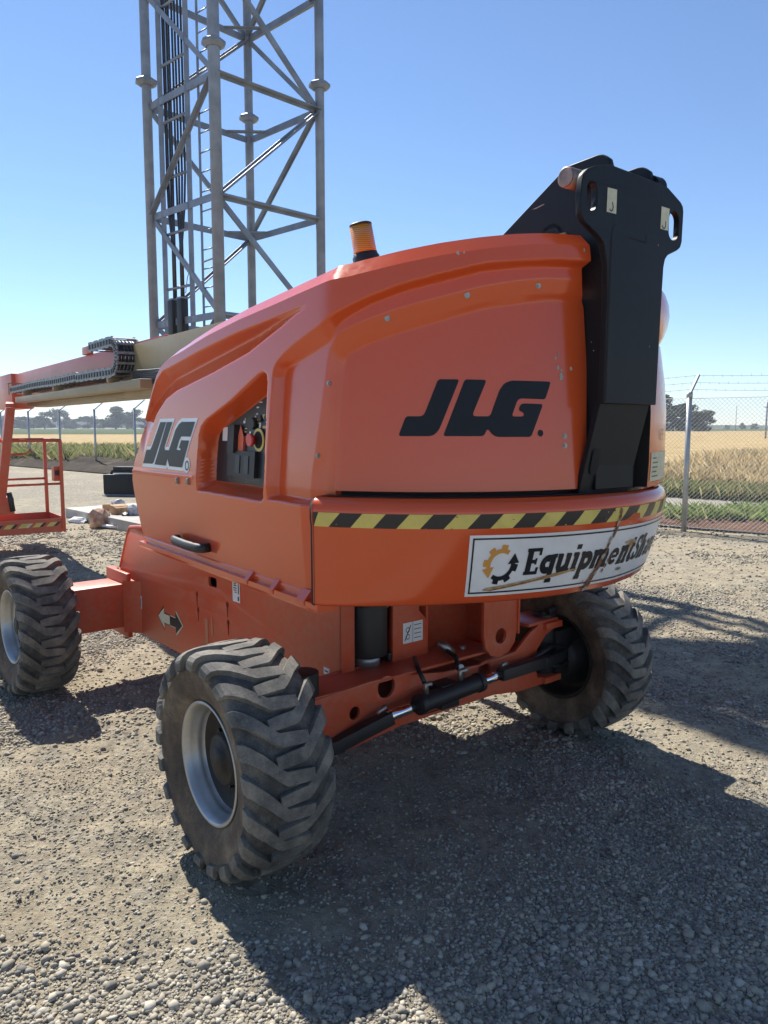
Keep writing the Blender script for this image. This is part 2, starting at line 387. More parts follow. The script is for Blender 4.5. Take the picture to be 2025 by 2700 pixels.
# ---- plan of the moulded cover, in the turntable frame
RB, AS = 1.055, -.885
def plan():
    th0 = -np.arcsin(-AS / RB); b0 = -RB * np.cos(th0)
    side = [(AS, b) for b in np.arange(1.6, b0, -.005)]
    ar = [(RB * np.sin(t), -RB * np.cos(t)) for t in np.arange(th0, np.radians(2), .005 / RB)]
    P = np.array(side + ar); n0 = len(side)
    k = np.exp(-.5 * (np.arange(-20, 21) / 7.) ** 2); k /= k.sum(); Q = P.copy()
    for d_ in (0, 1):
        ext = np.concatenate([2 * P[0, d_] - P[20:0:-1, d_], P[:, d_], 2 * P[-1, d_] - P[-2:-22:-1, d_]])
        Q[:, d_] = np.convolve(ext, k, 'valid')
    seg = np.linalg.norm(np.diff(Q, axis=0), axis=1); S = np.r_[0, np.cumsum(seg)]; S -= S[n0]
    tg = np.gradient(Q, axis=0); tg /= np.linalg.norm(tg, axis=1)[:, None]
    return S, Q, np.c_[tg[:, 1], -tg[:, 0]]
S_, Q_, N_ = plan()
def surf(s, z, d=0.):
    s = np.asarray(s, float); z = np.asarray(z, float)
    x = np.interp(s, S_, Q_[:, 0]); y = np.interp(s, S_, Q_[:, 1]); nx = np.interp(s, S_, N_[:, 0]); ny = np.interp(s, S_, N_[:, 1])
    o = -np.where(z > 1.33, .075 * (z - 1.33), .07 * (1.33 - z)) + d
    return np.stack([x + nx * o, y + ny * o, z + 0 * x], -1)
def nrm(s): return np.stack([np.interp(s, S_, N_[:, 0]), np.interp(s, S_, N_[:, 1]), 0 * np.asarray(s, float)], -1)

def seg_dist(px, py, poly, closed=True):
    d_ = np.full(px.shape, 9.); n = len(poly)
    for i in range(n if closed else n - 1):
        ax, ay = poly[i]; bx, by = poly[(i + 1) % n]; L = (bx - ax) ** 2 + (by - ay) ** 2 + 1e-12
        t = np.clip(((px - ax) * (bx - ax) + (py - ay) * (by - ay)) / L, 0, 1)
        d_ = np.minimum(d_, np.hypot(px - ax - t * (bx - ax), py - ay - t * (by - ay)))
    return d_
def inside(px, py, poly):
    c = np.zeros(px.shape, bool); n = len(poly)
    for i in range(n):
        ax, ay = poly[i]; bx, by = poly[(i + 1) % n]
        with np.errstate(divide='ignore', invalid='ignore'):
            k = ((ay > py) != (by > py)) & (px < (bx - ax) * (py - ay) / (by - ay + 1e-15) + ax)
        c ^= k
    return c
def inset(px, py, outer, inner):
    io, ii = inside(px, py, outer), inside(px, py, inner)
    a = np.where(io, seg_dist(px, py, outer), 0); b = np.where(ii, 0, seg_dist(px, py, inner))
    f = np.where(ii, 1, np.where(io, a / (a + b + 1e-9), 0))
    return f
FL_U = [(-1.762, 1.41), (-1.69, 1.59), (-1.626, 1.702), (-1.57, 1.77), (-1.486, 1.81), (-1.334, 1.83), (-1.022, 1.874), (-.67, 1.914), (-.35, 1.938), (-.15, 1.952)]
FL_M = [(-1.80, 1.411), (-1.72, 1.568), (-1.645, 1.655), (-1.538, 1.735), (-1.434, 1.772), (-.946, 1.846), (-.64, 1.893), (-.37, 1.931), (-.15, 1.951)]
FL_L = [(-1.71, 1.412), (-1.55, 1.604), (-1.434, 1.672), (-1.302, 1.708), (-.914, 1.766), (-.578, 1.826), (-.326, 1.898), (-.222, 1.932), (-.15, 1.950)]
WIN_O = [(-.408, 1.72), (-.418, 1.738), (-.442, 1.746), (-.478, 1.742), (-.722, 1.646), (-.95, 1.574), (-.998, 1.546), (-1.018, 1.506), (-1.022, 1.426), (-1.03, 1.30), (-1.034, 1.272), (-.43, 1.27), (-.406, 1.286), (-.396, 1.36)]
WIN_I = [(-.44, 1.70), (-.47, 1.712), (-.566, 1.668), (-.762, 1.606), (-.972, 1.536), (-1.006, 1.514), (-1.02, 1.478), (-1.026, 1.312), (-.44, 1.312)]
# the panel sits deep: its visible edge is shifted by the depth of the recess
WIN_I = [(s + .01 if s < -.6 else s, z) for s, z in WIN_I]
REC_O = [(-.374, 1.283), (-.378, 1.47), (-.374, 1.61), (-.37, 1.726), (-.362, 1.758), (-.334, 1.782), (-.286, 1.806), (-.21, 1.834), (-.062, 1.878), (.042, 1.914), (.154, 1.957), (.266, 1.993), (.542, 2.058), (.67, 2.072), (.778, 2.082), (.934, 2.092), (1.2, 2.1), (1.2, .8), (.004, .8), (-.004, 1.283)]
REC_I = [(-.356, 1.297), (-.356, 1.61), (-.356, 1.73), (-.336, 1.756), (-.194, 1.79), (-.058, 1.826), (-.004, 1.862), (.082, 1.908), (.15, 1.94), (.262, 1.976), (.55, 2.044), (.686, 2.060), (.798, 2.070), (1.3, 2.09), (1.3, .7), (.008, .7), (.004, 1.297)]
ST_O = [(-.138, 1.2), (-.126, 1.386), (-.09, 1.606), (-.07, 1.742), (-.058, 1.802), (-.034, 1.826), (.002, 1.842), (.046, 1.858), (.15, 1.894), (.262, 1.926), (.55, 1.994), (.686, 2.018), (.798, 2.03), (1.2, 2.048), (1.2, .8), (-.138, .8)]
ST_I = [(-.076, 1.2), (-.066, 1.418), (-.036, 1.602), (-.022, 1.726), (-.008, 1.774), (.03, 1.798), (.074, 1.818), (.146, 1.842), (.262, 1.878), (.554, 1.95), (.694, 1.972), (.806, 1.986), (1.2, 2.002), (1.2, .8), (-.076, .8)]
PAN = [(-.022, 1.2), (-.01, 1.39), (.026, 1.602), (.042, 1.726), (.05, 1.77), (.07, 1.79), (.142, 1.82), (.262, 1.853), (.558, 1.93), (.698, 1.95), (.814, 1.966), (1.2, 1.982), (1.2, .8), (-.022, .8)]
def P1(l, s): return np.interp(s, [q[0] for q in l], [q[1] for q in l])
def sm(x): x = np.clip(x, 0, 1); return x * x * (3 - 2 * x)
def hood_d(s, z):
    u, m, l = P1(FL_U, s), P1(FL_M, s), P1(FL_L, s)
    dep = .055 * np.clip((u - l) / .10, 0, 1) * np.clip((s + 1.80) / .30, 0, 1)
    fl = np.where(z > m, (u - z) / np.maximum(u - m, 1e-4), (z - l) / np.maximum(m - l, 1e-4))
    d_ = -dep * np.clip(fl, 0, 1) ** .9 * (s < -.15) * (z > 1.41)
    f = inset(s, z, WIN_O, WIN_I); d_ = d_ - .088 * np.where(f < 1, f ** .85, 1)
    f = inset(s, z, REC_O, REC_I); d_ = d_ - .042 * np.clip(f * 1.02, 0, 1)
    f = inset(s, z, ST_O, ST_I); d_ = d_ - .016 * f
    f = inset(s, z, ST_I, PAN); d_ = d_ - .013 * f
    # small crease line where the side changes from lean-back to undercut
    d_ = d_ + np.where(s < -.37, .004 * np.exp(-((z - 1.318 - .012 * (s + 1.9)) / .008) ** 2), 0) * (s < -1.06)
    return d_
TOP = [(-1.802, 1.41), (-1.742, 1.52), (-1.682, 1.634), (-1.614, 1.74), (-1.575, 1.79), (-1.525, 1.828), (-1.46, 1.852), (-1.38, 1.868), (-1.274, 1.882), (-.982, 1.928), (-.674, 1.962), (-.374, 1.985), (-.226, 1.998), (-.05, 2.012), (.078, 2.022), (.186, 2.042), (.266, 2.058), (.40, 2.082), (.542, 2.104), (.67, 2.121), (.778, 2.132), (.95, 2.143)]
FRONT = [(.962, -1.794), (1.034, -1.834), (1.122, -1.864), (1.218, -1.89), (1.274, -1.894), (1.322, -1.87), (1.382, -1.835), (1.41, -1.815), (2.2, -1.815)]
REND = [(1.33, .982), (1.75, 1.004), (1.95, .996), (1.975, .985), (1.995, .974), (2.036, .957), (2.106, .957), (2.2, .947)]
def top_z(s): return np.interp(s, [q[0] for q in TOP], [q[1] for q in TOP])
hb = MB()
def shell(s0, s1, zlo, nc, nr, front=False, rear=False):
    t = np.linspace(0, 1, nc)[:, None]; r = np.linspace(0, 1, nr)[None]
    sc0 = s0 + (s1 - s0) * t; zt = top_z(sc0); Z = zlo + (zt - zlo) * r
    if front: f = np.interp(Z, [q[0] for q in FRONT], [q[1] for q in FRONT]); S = f + (s1 - f) * t
    elif rear: f = np.interp(Z, [q[0] for q in REND], [q[1] for q in REND]); S = s0 + (f - s0) * t
    else: S = sc0 + 0 * Z
    A = surf(S, Z, hood_d(S, Z)); hb.grid(A, 0); return S, Z, A
SA, ZA, AA = shell(-1.815, -.004, .968, 400, 190, front=True)
SB, ZB, AB = shell(-.004, .95, 1.336, 230, 150, rear=True)
# roof: chamfer ring then sheet to the boom side
edge = np.concatenate([AA[0, ::12], AA[2::4, -1], AB[1::4, -1]]); es = np.concatenate([SA[0, ::12], SA[2::4, -1], SB[1::4, -1]])
tg = np.gradient(edge, axis=0); tg /= np.linalg.norm(tg, axis=1)[:, None]
N3 = nrm(es); on = np.cross(N3, tg); on *= np.sign(on[:, 2:3] + .25 * (on[:, 1:2]) + 1e-6); on /= np.linalg.norm(on, axis=1)[:, None]
wd = np.interp(es, [-1.9, -1.3, -.3, .1, .95], [.03, .045, .05, .045, .04])[:, None]; hh = np.interp(es, [-1.9, -1.5, -1.2, -.4, .1, .95], [.014, .03, .044, .052, .050, .040])[:, None]
r1 = edge - N3 * wd + on * hh
r2 = r1 - N3 * .14 + on * .014
r3 = r2.copy(); k = es < -.02
r3[k, 0] = -.045; r3[k] += on[k] * .03
r3[~k, 0] = np.clip(r2[~k, 0] * .55, -.5, -.045); r3[~k, 1] = -.35; r3[~k, 2] = r2[~k, 2] + .05
mid = (r2 + r3) / 2 + on * .012
hb.grid(np.stack([edge, r1], 1), 0); hb.grid(np.stack([r1, r2, mid, r3], 1), 0)
# right end wall and underside lip of the rear shell
e = AB[-1]; hb.grid(np.stack([e, e + np.array([0, .03, 0]), e + np.array([-.02, .5, 0])], 1), 0, smooth=False)
lo = AB[:, 0]; hb.grid(np.stack([lo - nrm(SB[:, 0]) * .25, lo - nrm(SB[:, 0]) * .012 - np.array([0, 0, .004]), lo], 1), 0)
lo = AA[:, 0]; hb.grid(np.stack([lo - nrm(SA[:, 0]) * .3, lo], 1), 0)
e = AA[-1, :70]; hb.grid(np.stack([e, e - nrm(SA[-1, :70]) * .08], 1), 0)
hood = hb.build('engine_hood', 'orange', lift, XT)
hood['label'] = 'moulded orange cover with fluted side and bolted rear door'

def on_hood(poly, d_, t=.0, holes=()):
    """flat (s,z) polygon laid on the cover surface, as triangles fine enough to follow its curve"""
    loops = [list(poly)] + [list(h) for h in holes]; flat = [q for l in loops for q in l]
    tri = tessellate_polygon([[Vector((x, y, 0)) for x, y in l] for l in loops])
    bm = bmesh.new(); V = [bm.verts.new((x, y, 0)) for x, y in flat]
    for f in tri:
        try: bm.faces.new([V[i] for i in f])
        except ValueError: pass
    for it in range(6):
        es_ = [e for e in bm.edges if e.calc_length() > .045]
        if not es_: break
        bmesh.ops.subdivide_edges(bm, edges=es_, cuts=1)
        bmesh.ops.triangulate(bm, faces=bm.faces)
    bm.verts.index_update(); P = np.array([q.co[:] for q in bm.verts]); F = [[q.index for q in f.verts] for f in bm.faces]; bm.free()
    A = surf(P[:, 0], P[:, 1], hood_d(P[:, 0], P[:, 1]) * 1. + d_); return A.tolist(), F
def smooth_poly(p, n=1):
    for _ in range(n):
        q = []
        for i in range(len(p)):
            a, b = np.array(p[i]), np.array(p[(i + 1) % len(p)]); L_ = np.linalg.norm(b - a); k_ = min(.3, .006 / (L_ + 1e-9)); q += [tuple(a * (1 - k_) + b * k_), tuple(a * k_ + b * (1 - k_))]
        p = q
    return p
J_ = [(.39, 1.700), (.466, 1.700), (.396, 1.542), (.384, 1.526), (.366, 1.517), (.25, 1.517), (.276, 1.581), (.332, 1.581), (.342, 1.588)]
LG_ = [(.486, 1.700), (.566, 1.699), (.514, 1.588), (.52, 1.581), (.578, 1.581), (.614, 1.666), (.632, 1.688), (.660, 1.698), (.824, 1.697), (.798, 1.638), (.694, 1.640), (.682, 1.632), (.660, 1.581), (.708, 1.581), (.708, 1.594), (.692, 1.598), (.688, 1.606), (.696, 1.620), (.706, 1.624), (.788, 1.622), (.736, 1.514), (.604, 1.514), (.588, 1.520), (.568, 1.542), (.554, 1.517), (.408, 1.517)]
lb = MB()
for pl in (J_, LG_, circ(.775, 1.526, .0115, 16)): v, f = on_hood(smooth_poly(pl) if len(pl) < 30 else pl, .0016); lb.add(v, f, 0)
o = lb.build('logo', 'navy', hood, XT); o['label'] = 'black JLG lettering on the rear door'
sJ = [(-1.486, 1.568), (-1.408, 1.568), (-1.556, 1.374), (-1.572, 1.366), (-1.708, 1.363), (-1.664, 1.432), (-1.61, 1.434), (-1.59, 1.450)]
sLG = [(-1.398, 1.568), (-1.328, 1.568), (-1.418, 1.452), (-1.412, 1.437), (-1.358, 1.437), (-1.286, 1.532), (-1.246, 1.558), (-1.214, 1.568), (-1.060, 1.568), (-1.104, 1.503), (-1.212, 1.503), (-1.234, 1.486), (-1.264, 1.442), (-1.218, 1.441), (-1.213, 1.447), (-1.236, 1.451), (-1.212, 1.486), (-1.118, 1.486), (-1.188, 1.364), (-1.346, 1.364), (-1.374, 1.398), (-1.39, 1.364), (-1.542, 1.364)]
sO = [(-1.494, 1.584), (-1.302, 1.584), (-1.402, 1.453), (-1.366, 1.452), (-1.294, 1.546), (-1.254, 1.572), (-1.214, 1.584), (-1.032, 1.584), (-1.114, 1.470), (-1.146, 1.412), (-1.112, 1.408), (-1.098, 1.382), (-1.110, 1.352), (-1.134, 1.342), (-1.160, 1.350), (-1.366, 1.349), (-1.374, 1.358), (-1.382, 1.349), (-1.722, 1.346), (-1.666, 1.449), (-1.604, 1.450)]
lb = MB()
v, f = on_hood(sO, .0014); lb.add(v, f, 0)
for pl in (sJ, sLG): v, f = on_hood(pl, .0028); lb.add(v, f, 1)
v, f = on_hood(circ(-1.132, 1.375, .022, 18), .0028, holes=[circ(-1.132, 1.375, .016, 18)]); lb.add(v, f, 1)
o = lb.build('logo', ['white', 'navy'], hood, XT); o['label'] = 'black JLG lettering with white outline'
# bolts round the rear door
for i, (s, z) in enumerate([(-.102, 1.45), (-.058, 1.69), (.21, 1.894), (.49, 1.966), (.762, 2.006), (.882, 1.516), (.882, 1.484)]):
    b = MB(); c = surf(s, z, float(hood_d(np.array([s]), np.array([z]))[0])); n = nrm(s); x = Vector(n)
    b.tube([Vector(c) - x * .004, Vector(c) + x * .002], .0095, 14); b.tube([Vector(c) + x * .001, Vector(c) + x * .006], [.0058, .005], 10)
    b.build('bolt', 'zinc', hood, XT)
for s, z in [(-1.246, 1.302), (-1.118, 1.306)]:
    b = MB(); c = Vector(surf(s, z, .0)); x = Vector(nrm(s)); b.tube([c - Vector((0, 0, .012)) + x * .006, c + Vector((0, 0, .012)) + x * .006], .006, 10); b.box(c + x * .002, (.008, .02, .03)); b.build('pin', 'zinc', hood, XT)
# chips and scuffs in the paint
def blob(cx, cy, r, n=11, e=.5, ry=None): return [(cx + r * (1 + e * (random.random() - .5)) * math.cos(6.283 * i / n), cy + (ry or r) * (1 + e * (random.random() - .5)) * math.sin(6.283 * i / n)) for i in range(n)]
cb = MB()
for s, z, r in [(.858, 1.745, .006), (.872, 1.715, .009), (.862, 1.79, .004), (.873, 1.735, .004), (.848, 1.775, .004), (.92, 1.742, .006), (-.30, 1.915, .004), (.925, 2.125, .004), (.45, 2.088, .005), (.47, 2.09, .003)]:
    v, f = on_hood(blob(s, z, r, ry=r * 1.4), .0012); cb.add(v, f)
tag(cb.build('paint_chips', 'chip', hood, XT), kind='stuff')
# recessed control panel
pb_ = MB()
def pan_pt(s, z, d_): return Vector(surf(s, z, -.088 + d_))
WP = [(s, z) for s, z in WIN_I]
v, f = on_hood([(s * 1.0, z) for s, z in WP], .0015); pb_.add(v, f)
ctl = pb_.build('control_panel', 'panel', hood, XT)
def knob(s, z, r, h, m, name, ring=None, r2=None):
    b = MB(); c = pan_pt(s, z, .002); x = Vector(nrm(s)); b.tube([c, c + x * h], [r, r2 or r], 20); return b
cp = MB()
# emergency stop, key flag, labels, gauges (kept in one mesh: lettering and switchgear of the panel face)
def disc(s, z, r, h, mi, n=20, r2=None): c = pan_pt(s, z, .002); x = Vector(nrm(s)); cp.tube([c, c + x * h], [r, r2 or r], n, mi)
def plate(s0, z0, s1, z1, h, mi):
    A = [pan_pt(s, z, k) for k in (.0015, h) for s, z in ((s0, z0), (s1, z0), (s1, z1), (s0, z1))]
    cp.add(A, [(3, 2, 1, 0), (4, 5, 6, 7), (0, 1, 5, 4), (1, 2, 6, 5), (2, 3, 7, 6), (3, 0, 4, 7)], mi)
def at_px(fx, fy):  # fraction across the visible panel (0..1 from its front edge, 0..1 from the bottom)
    return -.975 + fx * .50, 1.315 + fy * .36
bt = MB(); c_ = pan_pt(*at_px(.67, .50), .002); x_ = Vector(nrm(at_px(.67, .5)[0])); bt.tube([c_, c_ + x_ * .02, c_ + x_ * .022, c_ + x_ * .036], [.017, .017, .026, .025], 22); bt.build('stop_button', 'red', hood, XT); disc(*at_px(.72, .50), .046, .006, 1, 28); disc(*at_px(.72, .50), .034, .008, 5, 24)
s, z = at_px(.42, .50); plate(s - .024, z - .05, s + .024, z + .015, .012, 2)
A = [pan_pt(s - .024, z + .015, .012), pan_pt(s + .024, z + .015, .012), pan_pt(s - .006, z + .06, .012)]; cp.add(A, [(0, 1, 2)], 2)
s, z = at_px(.12, .555); plate(s - .045, z - .028, s + .04, z + .03, .004, 3)
s, z = at_px(.30, .50); plate(s - .03, z - .055, s + .03, z + .06, .03, 4)
s, z = at_px(.50, .22); plate(s - .14, z - .05, s + .11, z + .055, .02, 4); plate(s + .02, z - .035, s + .06, z + .035, .023, 6); plate(s - .06, z - .035, s - .02, z + .035, .023, 6)
for fx, fy, w_, h_, mi in [(.66, .72, .03, .008, 7), (.72, .66, .012, .02, 3), (.80, .64, .03, .010, 7), (.90, .71, .02, .008, 7), (.78, .76, .02, .012, 1), (.93, .60, .01, .026, 3), (.58, .68, .012, .012, 3), (.96, .40, .03, .01, 7), (.95, .30, .008, .02, 3), (.96, .22, .02, .012, 7), (.86, .78, .022, .02, 8), (.40, .52, .02, .005, 1), (.25, .44, .05, .003, 3), (.25, .425, .04, .003, 3), (.97, .52, .012, .012, 7), (.83, .70, .01, .01, 3), (.88, .65, .03, .004, 7)]:
    s, z = at_px(fx, fy); plate(s - w_ / 2, z - h_ / 2, s + w_ / 2, z + h_ / 2, .0045, mi)
for i in range(34):
    fx, fy = random.uniform(.40, .98), random.uniform(.56, .98)
    if fy > .60 + .55 * (fx - .15): continue
    s, z = at_px(fx, fy); w_, h_ = random.choice([(.022, .004), (.012, .010), (.006, .02), (.018, .006)]); plate(s - w_ / 2, z - h_ / 2, s + w_ / 2, z + h_ / 2, .0042, random.choice([7, 7, 3, 1, 8]))
for fy in (.10, .16, .33, .37): s, z = at_px(.95, fy); plate(s - .012, z - .004, s + .012, z + .003, .0042, random.choice([7, 3]))
disc(*at_px(.63, .68), .024, .02, 4); disc(*at_px(.86, .735), .014, .015, 4); disc(*at_px(.74, .735), .012, .012, 4)
cp.build('switchgear', ['red', 'yellow', 'flag', 'white', 'blackrub', 'gap', 'panel', 'gold', 'silver'], hood, XT)
# door handle on the lower side
hd = MB(); x = Vector(nrm(-1.)); pts = []
for s, z, o_ in [(-1.275, 1.030, .002), (-1.270, 1.030, .035), (-1.24, 1.028, .042), (-1.10, 1.026, .047), (-.985, 1.026, .040), (-.955, 1.028, .03), (-.950, 1.03, .002)]: pts.append(Vector(surf(s, z, o_)))
hd.tube([pts[0].lerp(pts[1], .3)] + [pts[i].lerp(pts[i + 1], f_) for i in range(1, len(pts) - 2) for f_ in (0, .5)] + [pts[-2], pts[-1]], .0205, 14, 0)
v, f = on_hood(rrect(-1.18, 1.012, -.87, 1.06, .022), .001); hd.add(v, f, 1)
M['pocket'] = simple('painted pocket shade', (.40, .04, .015), .45)  # flat darker patch, the shade of the handle recess put into colour
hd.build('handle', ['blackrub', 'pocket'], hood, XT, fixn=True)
# beacon on the roof
bk = MB(); bc = Vector((-.52, -.318, 2.150)); ax = Vector((-.17, .06, 1)).normalized()
bk.tube([bc - ax * .10, bc + ax * .018, bc + ax * .022, bc + ax * .032], [.05, .05, .046, .044], 28, 0)
bk.tube([bc, bc + ax * .13], .012, 10, 0); bk.tube([bc + ax * .127, bc + ax * .134, bc + ax * .138], [.0415, .041, .034], 28, 0)
beacon = bk.build('beacon', 'blackrub', lift, XT)
lens = MB(); lens.tube([bc + ax * .03, bc + ax * .04, bc + ax * .128], [.044, .043, .041], 28, 0); lens.build('lens', 'amber', beacon, XT)

# ---- counterweight ring
def rbot(th): return np.interp(th, [-61, -56, -44, -31, -17, 0, 17, 38, 62, 90], [1.06, 1.045, .992, .955, .935, .928, .942, .985, 1.02, 1.02])
CWZ = [(1.318, 1.0), (1.319, 1.022), (1.312, 1.040), (1.298, 1.055), (1.284, 1.061), (1.272, 1.063), (1.24, 1.060), (1.222, 1.056)]
def cw(th, z, off=0.):
    th = np.asarray(th, float); z = np.asarray(z, float)
    zs = [q[0] for q in CWZ][:0:-1]; rs = [q[1] for q in CWZ][:0:-1]
    r = np.where(z > 1.222, np.interp(z, zs, rs), rbot(th) + (1.056 - rbot(th)) * np.clip((z - .955) / .267, 0, 1) ** .8) + off - .022 * np.clip((th - 8) / 25, 0, 1.6)
    t = np.radians(th); return np.stack([r * np.sin(t), -r * np.cos(t), z + 0 * th], -1)
TH0, TH1 = -58.6, 66.
th = np.linspace(TH0, TH1, 140); cwb = MB()
rows = []
def ring(r, z): return np.stack([r * np.sin(np.radians(th)), -r * np.cos(np.radians(th)), np.full_like(th, z)], -1)
rows.append(ring(.55, 1.316)); rows.append(ring(1.015, 1.3165))
for z in [1.319, 1.315, 1.308, 1.298, 1.290, 1.282, 1.272, 1.256, 1.24, 1.222]: rows.append(cw(th, np.full_like(th, z)))
for z in np.linspace(1.20, .965, 12): rows.append(cw(th, np.full_like(th, z)))
rows.append(cw(th, np.full_like(th, .958), -.004)); rows.append(cw(th, np.full_like(th, .954), -.014)); rows.append(ring(.4, .954))
cwb.grid(np.stack(rows, 0), 0)
for e in (0, -1):
    q = [r[e] for r in rows[1:-1]]; c0 = [(p[0] * .7, p[1] * .7, p[2]) for p in q]
    cwb.grid(np.stack([np.array(q), np.array(c0)], 0), 0, smooth=False, flip=(e == 0))
cwt = cwb.build('counterweight', 'orange', lift, XT); cwt['label'] = 'curved orange counterweight with scraped paint'
# dark seam between side tray and counterweight, and a black sheet for the shade below the rear door
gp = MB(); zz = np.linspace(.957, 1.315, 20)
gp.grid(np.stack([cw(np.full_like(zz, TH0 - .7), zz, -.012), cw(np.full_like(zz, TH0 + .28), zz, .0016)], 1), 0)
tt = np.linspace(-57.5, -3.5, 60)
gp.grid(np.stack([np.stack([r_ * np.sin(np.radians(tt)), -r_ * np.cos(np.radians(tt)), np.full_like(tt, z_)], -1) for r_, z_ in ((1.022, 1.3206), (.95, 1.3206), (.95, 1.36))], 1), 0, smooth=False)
gp.build('dark_gap_strips', 'gap', cwt, XT)
# hazard tape
tb = MB()
def strip(ta0, ta1, tb0, tb1, z0, z1, mi, off=.0016, n=4):
    a = np.linspace(0, 1, n + 1)
    A = np.stack([cw(tb0 + (tb1 - tb0) * a, np.full(n + 1, z0), off), cw((ta0 + tb0) / 2 + ((ta1 + tb1) / 2 - (ta0 + tb0) / 2) * a, np.full(n + 1, (z0 + z1) / 2), off + .0006), cw(ta0 + (ta1 - ta0) * a, np.full(n + 1, z1), off)], 0)
    tb.grid(A, mi)
per, slant, tht = 8.15, 2.3, -58.2
lim = 62.; k = 0; t0 = -63.5
while t0 < lim:
    for mi, a, b in ((1, t0, t0 + per * .5), (0, t0 + per * .5, t0 + per)):
        a0, b0 = max(a + slant, tht), min(b + slant, lim); a1, b1 = max(a, tht), min(b, lim)
        if b0 > a0 or b1 > a1: strip(a0, max(b0, a0), a1, max(b1, a1), 1.224, 1.271, mi)
    t0 += per
for i in range(26):
    t_ = random.uniform(-57, 30); z_ = 1.225 + .045 * random.random() ** (2 if i % 2 else .4); w_ = random.uniform(.08, .28); h_ = random.uniform(.0008, .0022)
    A = np.stack([cw(np.array([t_ - w_, t_ + w_]), np.full(2, z_ - h_), .0036), cw(np.array([t_ - w_ * .6, t_ + w_ * .8]), np.full(2, z_ + h_), .0036)], 0); tb.grid(A, 2 if i % 3 else 0)
tb.build('hazard_tape', ['yellow', 'ink', 'rust'], cwt, XT)
# company sign wrapped round the counterweight
sg = MB(); Rn = 1.04
def on_cw(poly, off, mi, holes=()):
    loops = [list(poly)] + [list(h) for h in holes]; flat = [q for l in loops for q in l]
    tri = tessellate_polygon([[Vector((x, y, 0)) for x, y in l] for l in loops])
    bm = bmesh.new(); V = [bm.verts.new((x, y, 0)) for x, y in flat]
    for f in tri:
        try: bm.faces.new([V[i] for i in f])
        except ValueError: pass
    for it in range(7):
        es_ = [e for e in bm.edges if e.calc_length() > .05]
        if not es_: break
        bmesh.ops.subdivide_edges(bm, edges=es_, cuts=1); bmesh.ops.triangulate(bm, faces=bm.faces)
    bm.verts.index_update(); P = np.array([q.co[:] for q in bm.verts]); F = [[q.index for q in f.verts] for f in bm.faces]; bm.free()
    # x = arc length from the sign's left edge, y = height above its lower edge
    A = cw(SG0 + np.degrees(P[:, 0] / Rn), SGZ + P[:, 1], off); return A.tolist(), F
SG0, SGZ, SGW, SGH = -30.3, .985, 1.18, .217
def put(poly, off, mi, holes=()): v, f = on_cw(poly, off, mi, holes); sg.add(v, f, mi, True)
put([(0, 0), (SGW, 0), (SGW, SGH), (0, SGH)], .0018, 0)
def frame(x0, y0, x1, y1, t, off, mi): put([(x0, y0), (x1, y0), (x1, y1), (x0, y1)], off, mi, [[(x0 + t, y0 + t), (x1 - t, y0 + t), (x1 - t, y1 - t), (x0 + t, y1 - t)]])
frame(.011, .010, SGW - .011, SGH - .010, .0055, .0032, 1)
# gear of two arrows
gx_, gy_, ri, ro = .116, .112, .037, .051
def gear(a0, a1, teeth, mi, arrow):
    out = []
    n = 60
    for i in range(n + 1):
        a = a0 + (a1 - a0) * i / n; ph = ((a - a0) / 45.) % 1; r_ = ro + (.012 if .3 < ph < .8 else 0); out.append((gx_ + r_ * math.cos(R(a)), gy_ + r_ * 1.12 * math.sin(R(a))))
    inn = [(gx_ + ri * math.cos(R(a0 + (a1 - a0) * i / 24)), gy_ + ri * 1.12 * math.sin(R(a0 + (a1 - a0) * i / 24))) for i in range(24, -1, -1)]
    put(out + inn, .0033, mi)
    ah = a1; c_, s_ = math.cos(R(ah)), math.sin(R(ah)); dx, dy = -s_, c_
    put([(gx_ + (ri - .012) * c_, gy_ + (ri - .012) * 1.12 * s_), (gx_ + (ro + .015) * c_, gy_ + (ro + .015) * 1.12 * s_), (gx_ + (ri + .010) * c_ + dx * .034, gy_ + (ri + .010) * 1.12 * s_ + dy * .036)][::1], .0038, mi)
gear(58, 192, 3, 2, 1); gear(234, 364, 3, 3, 1)
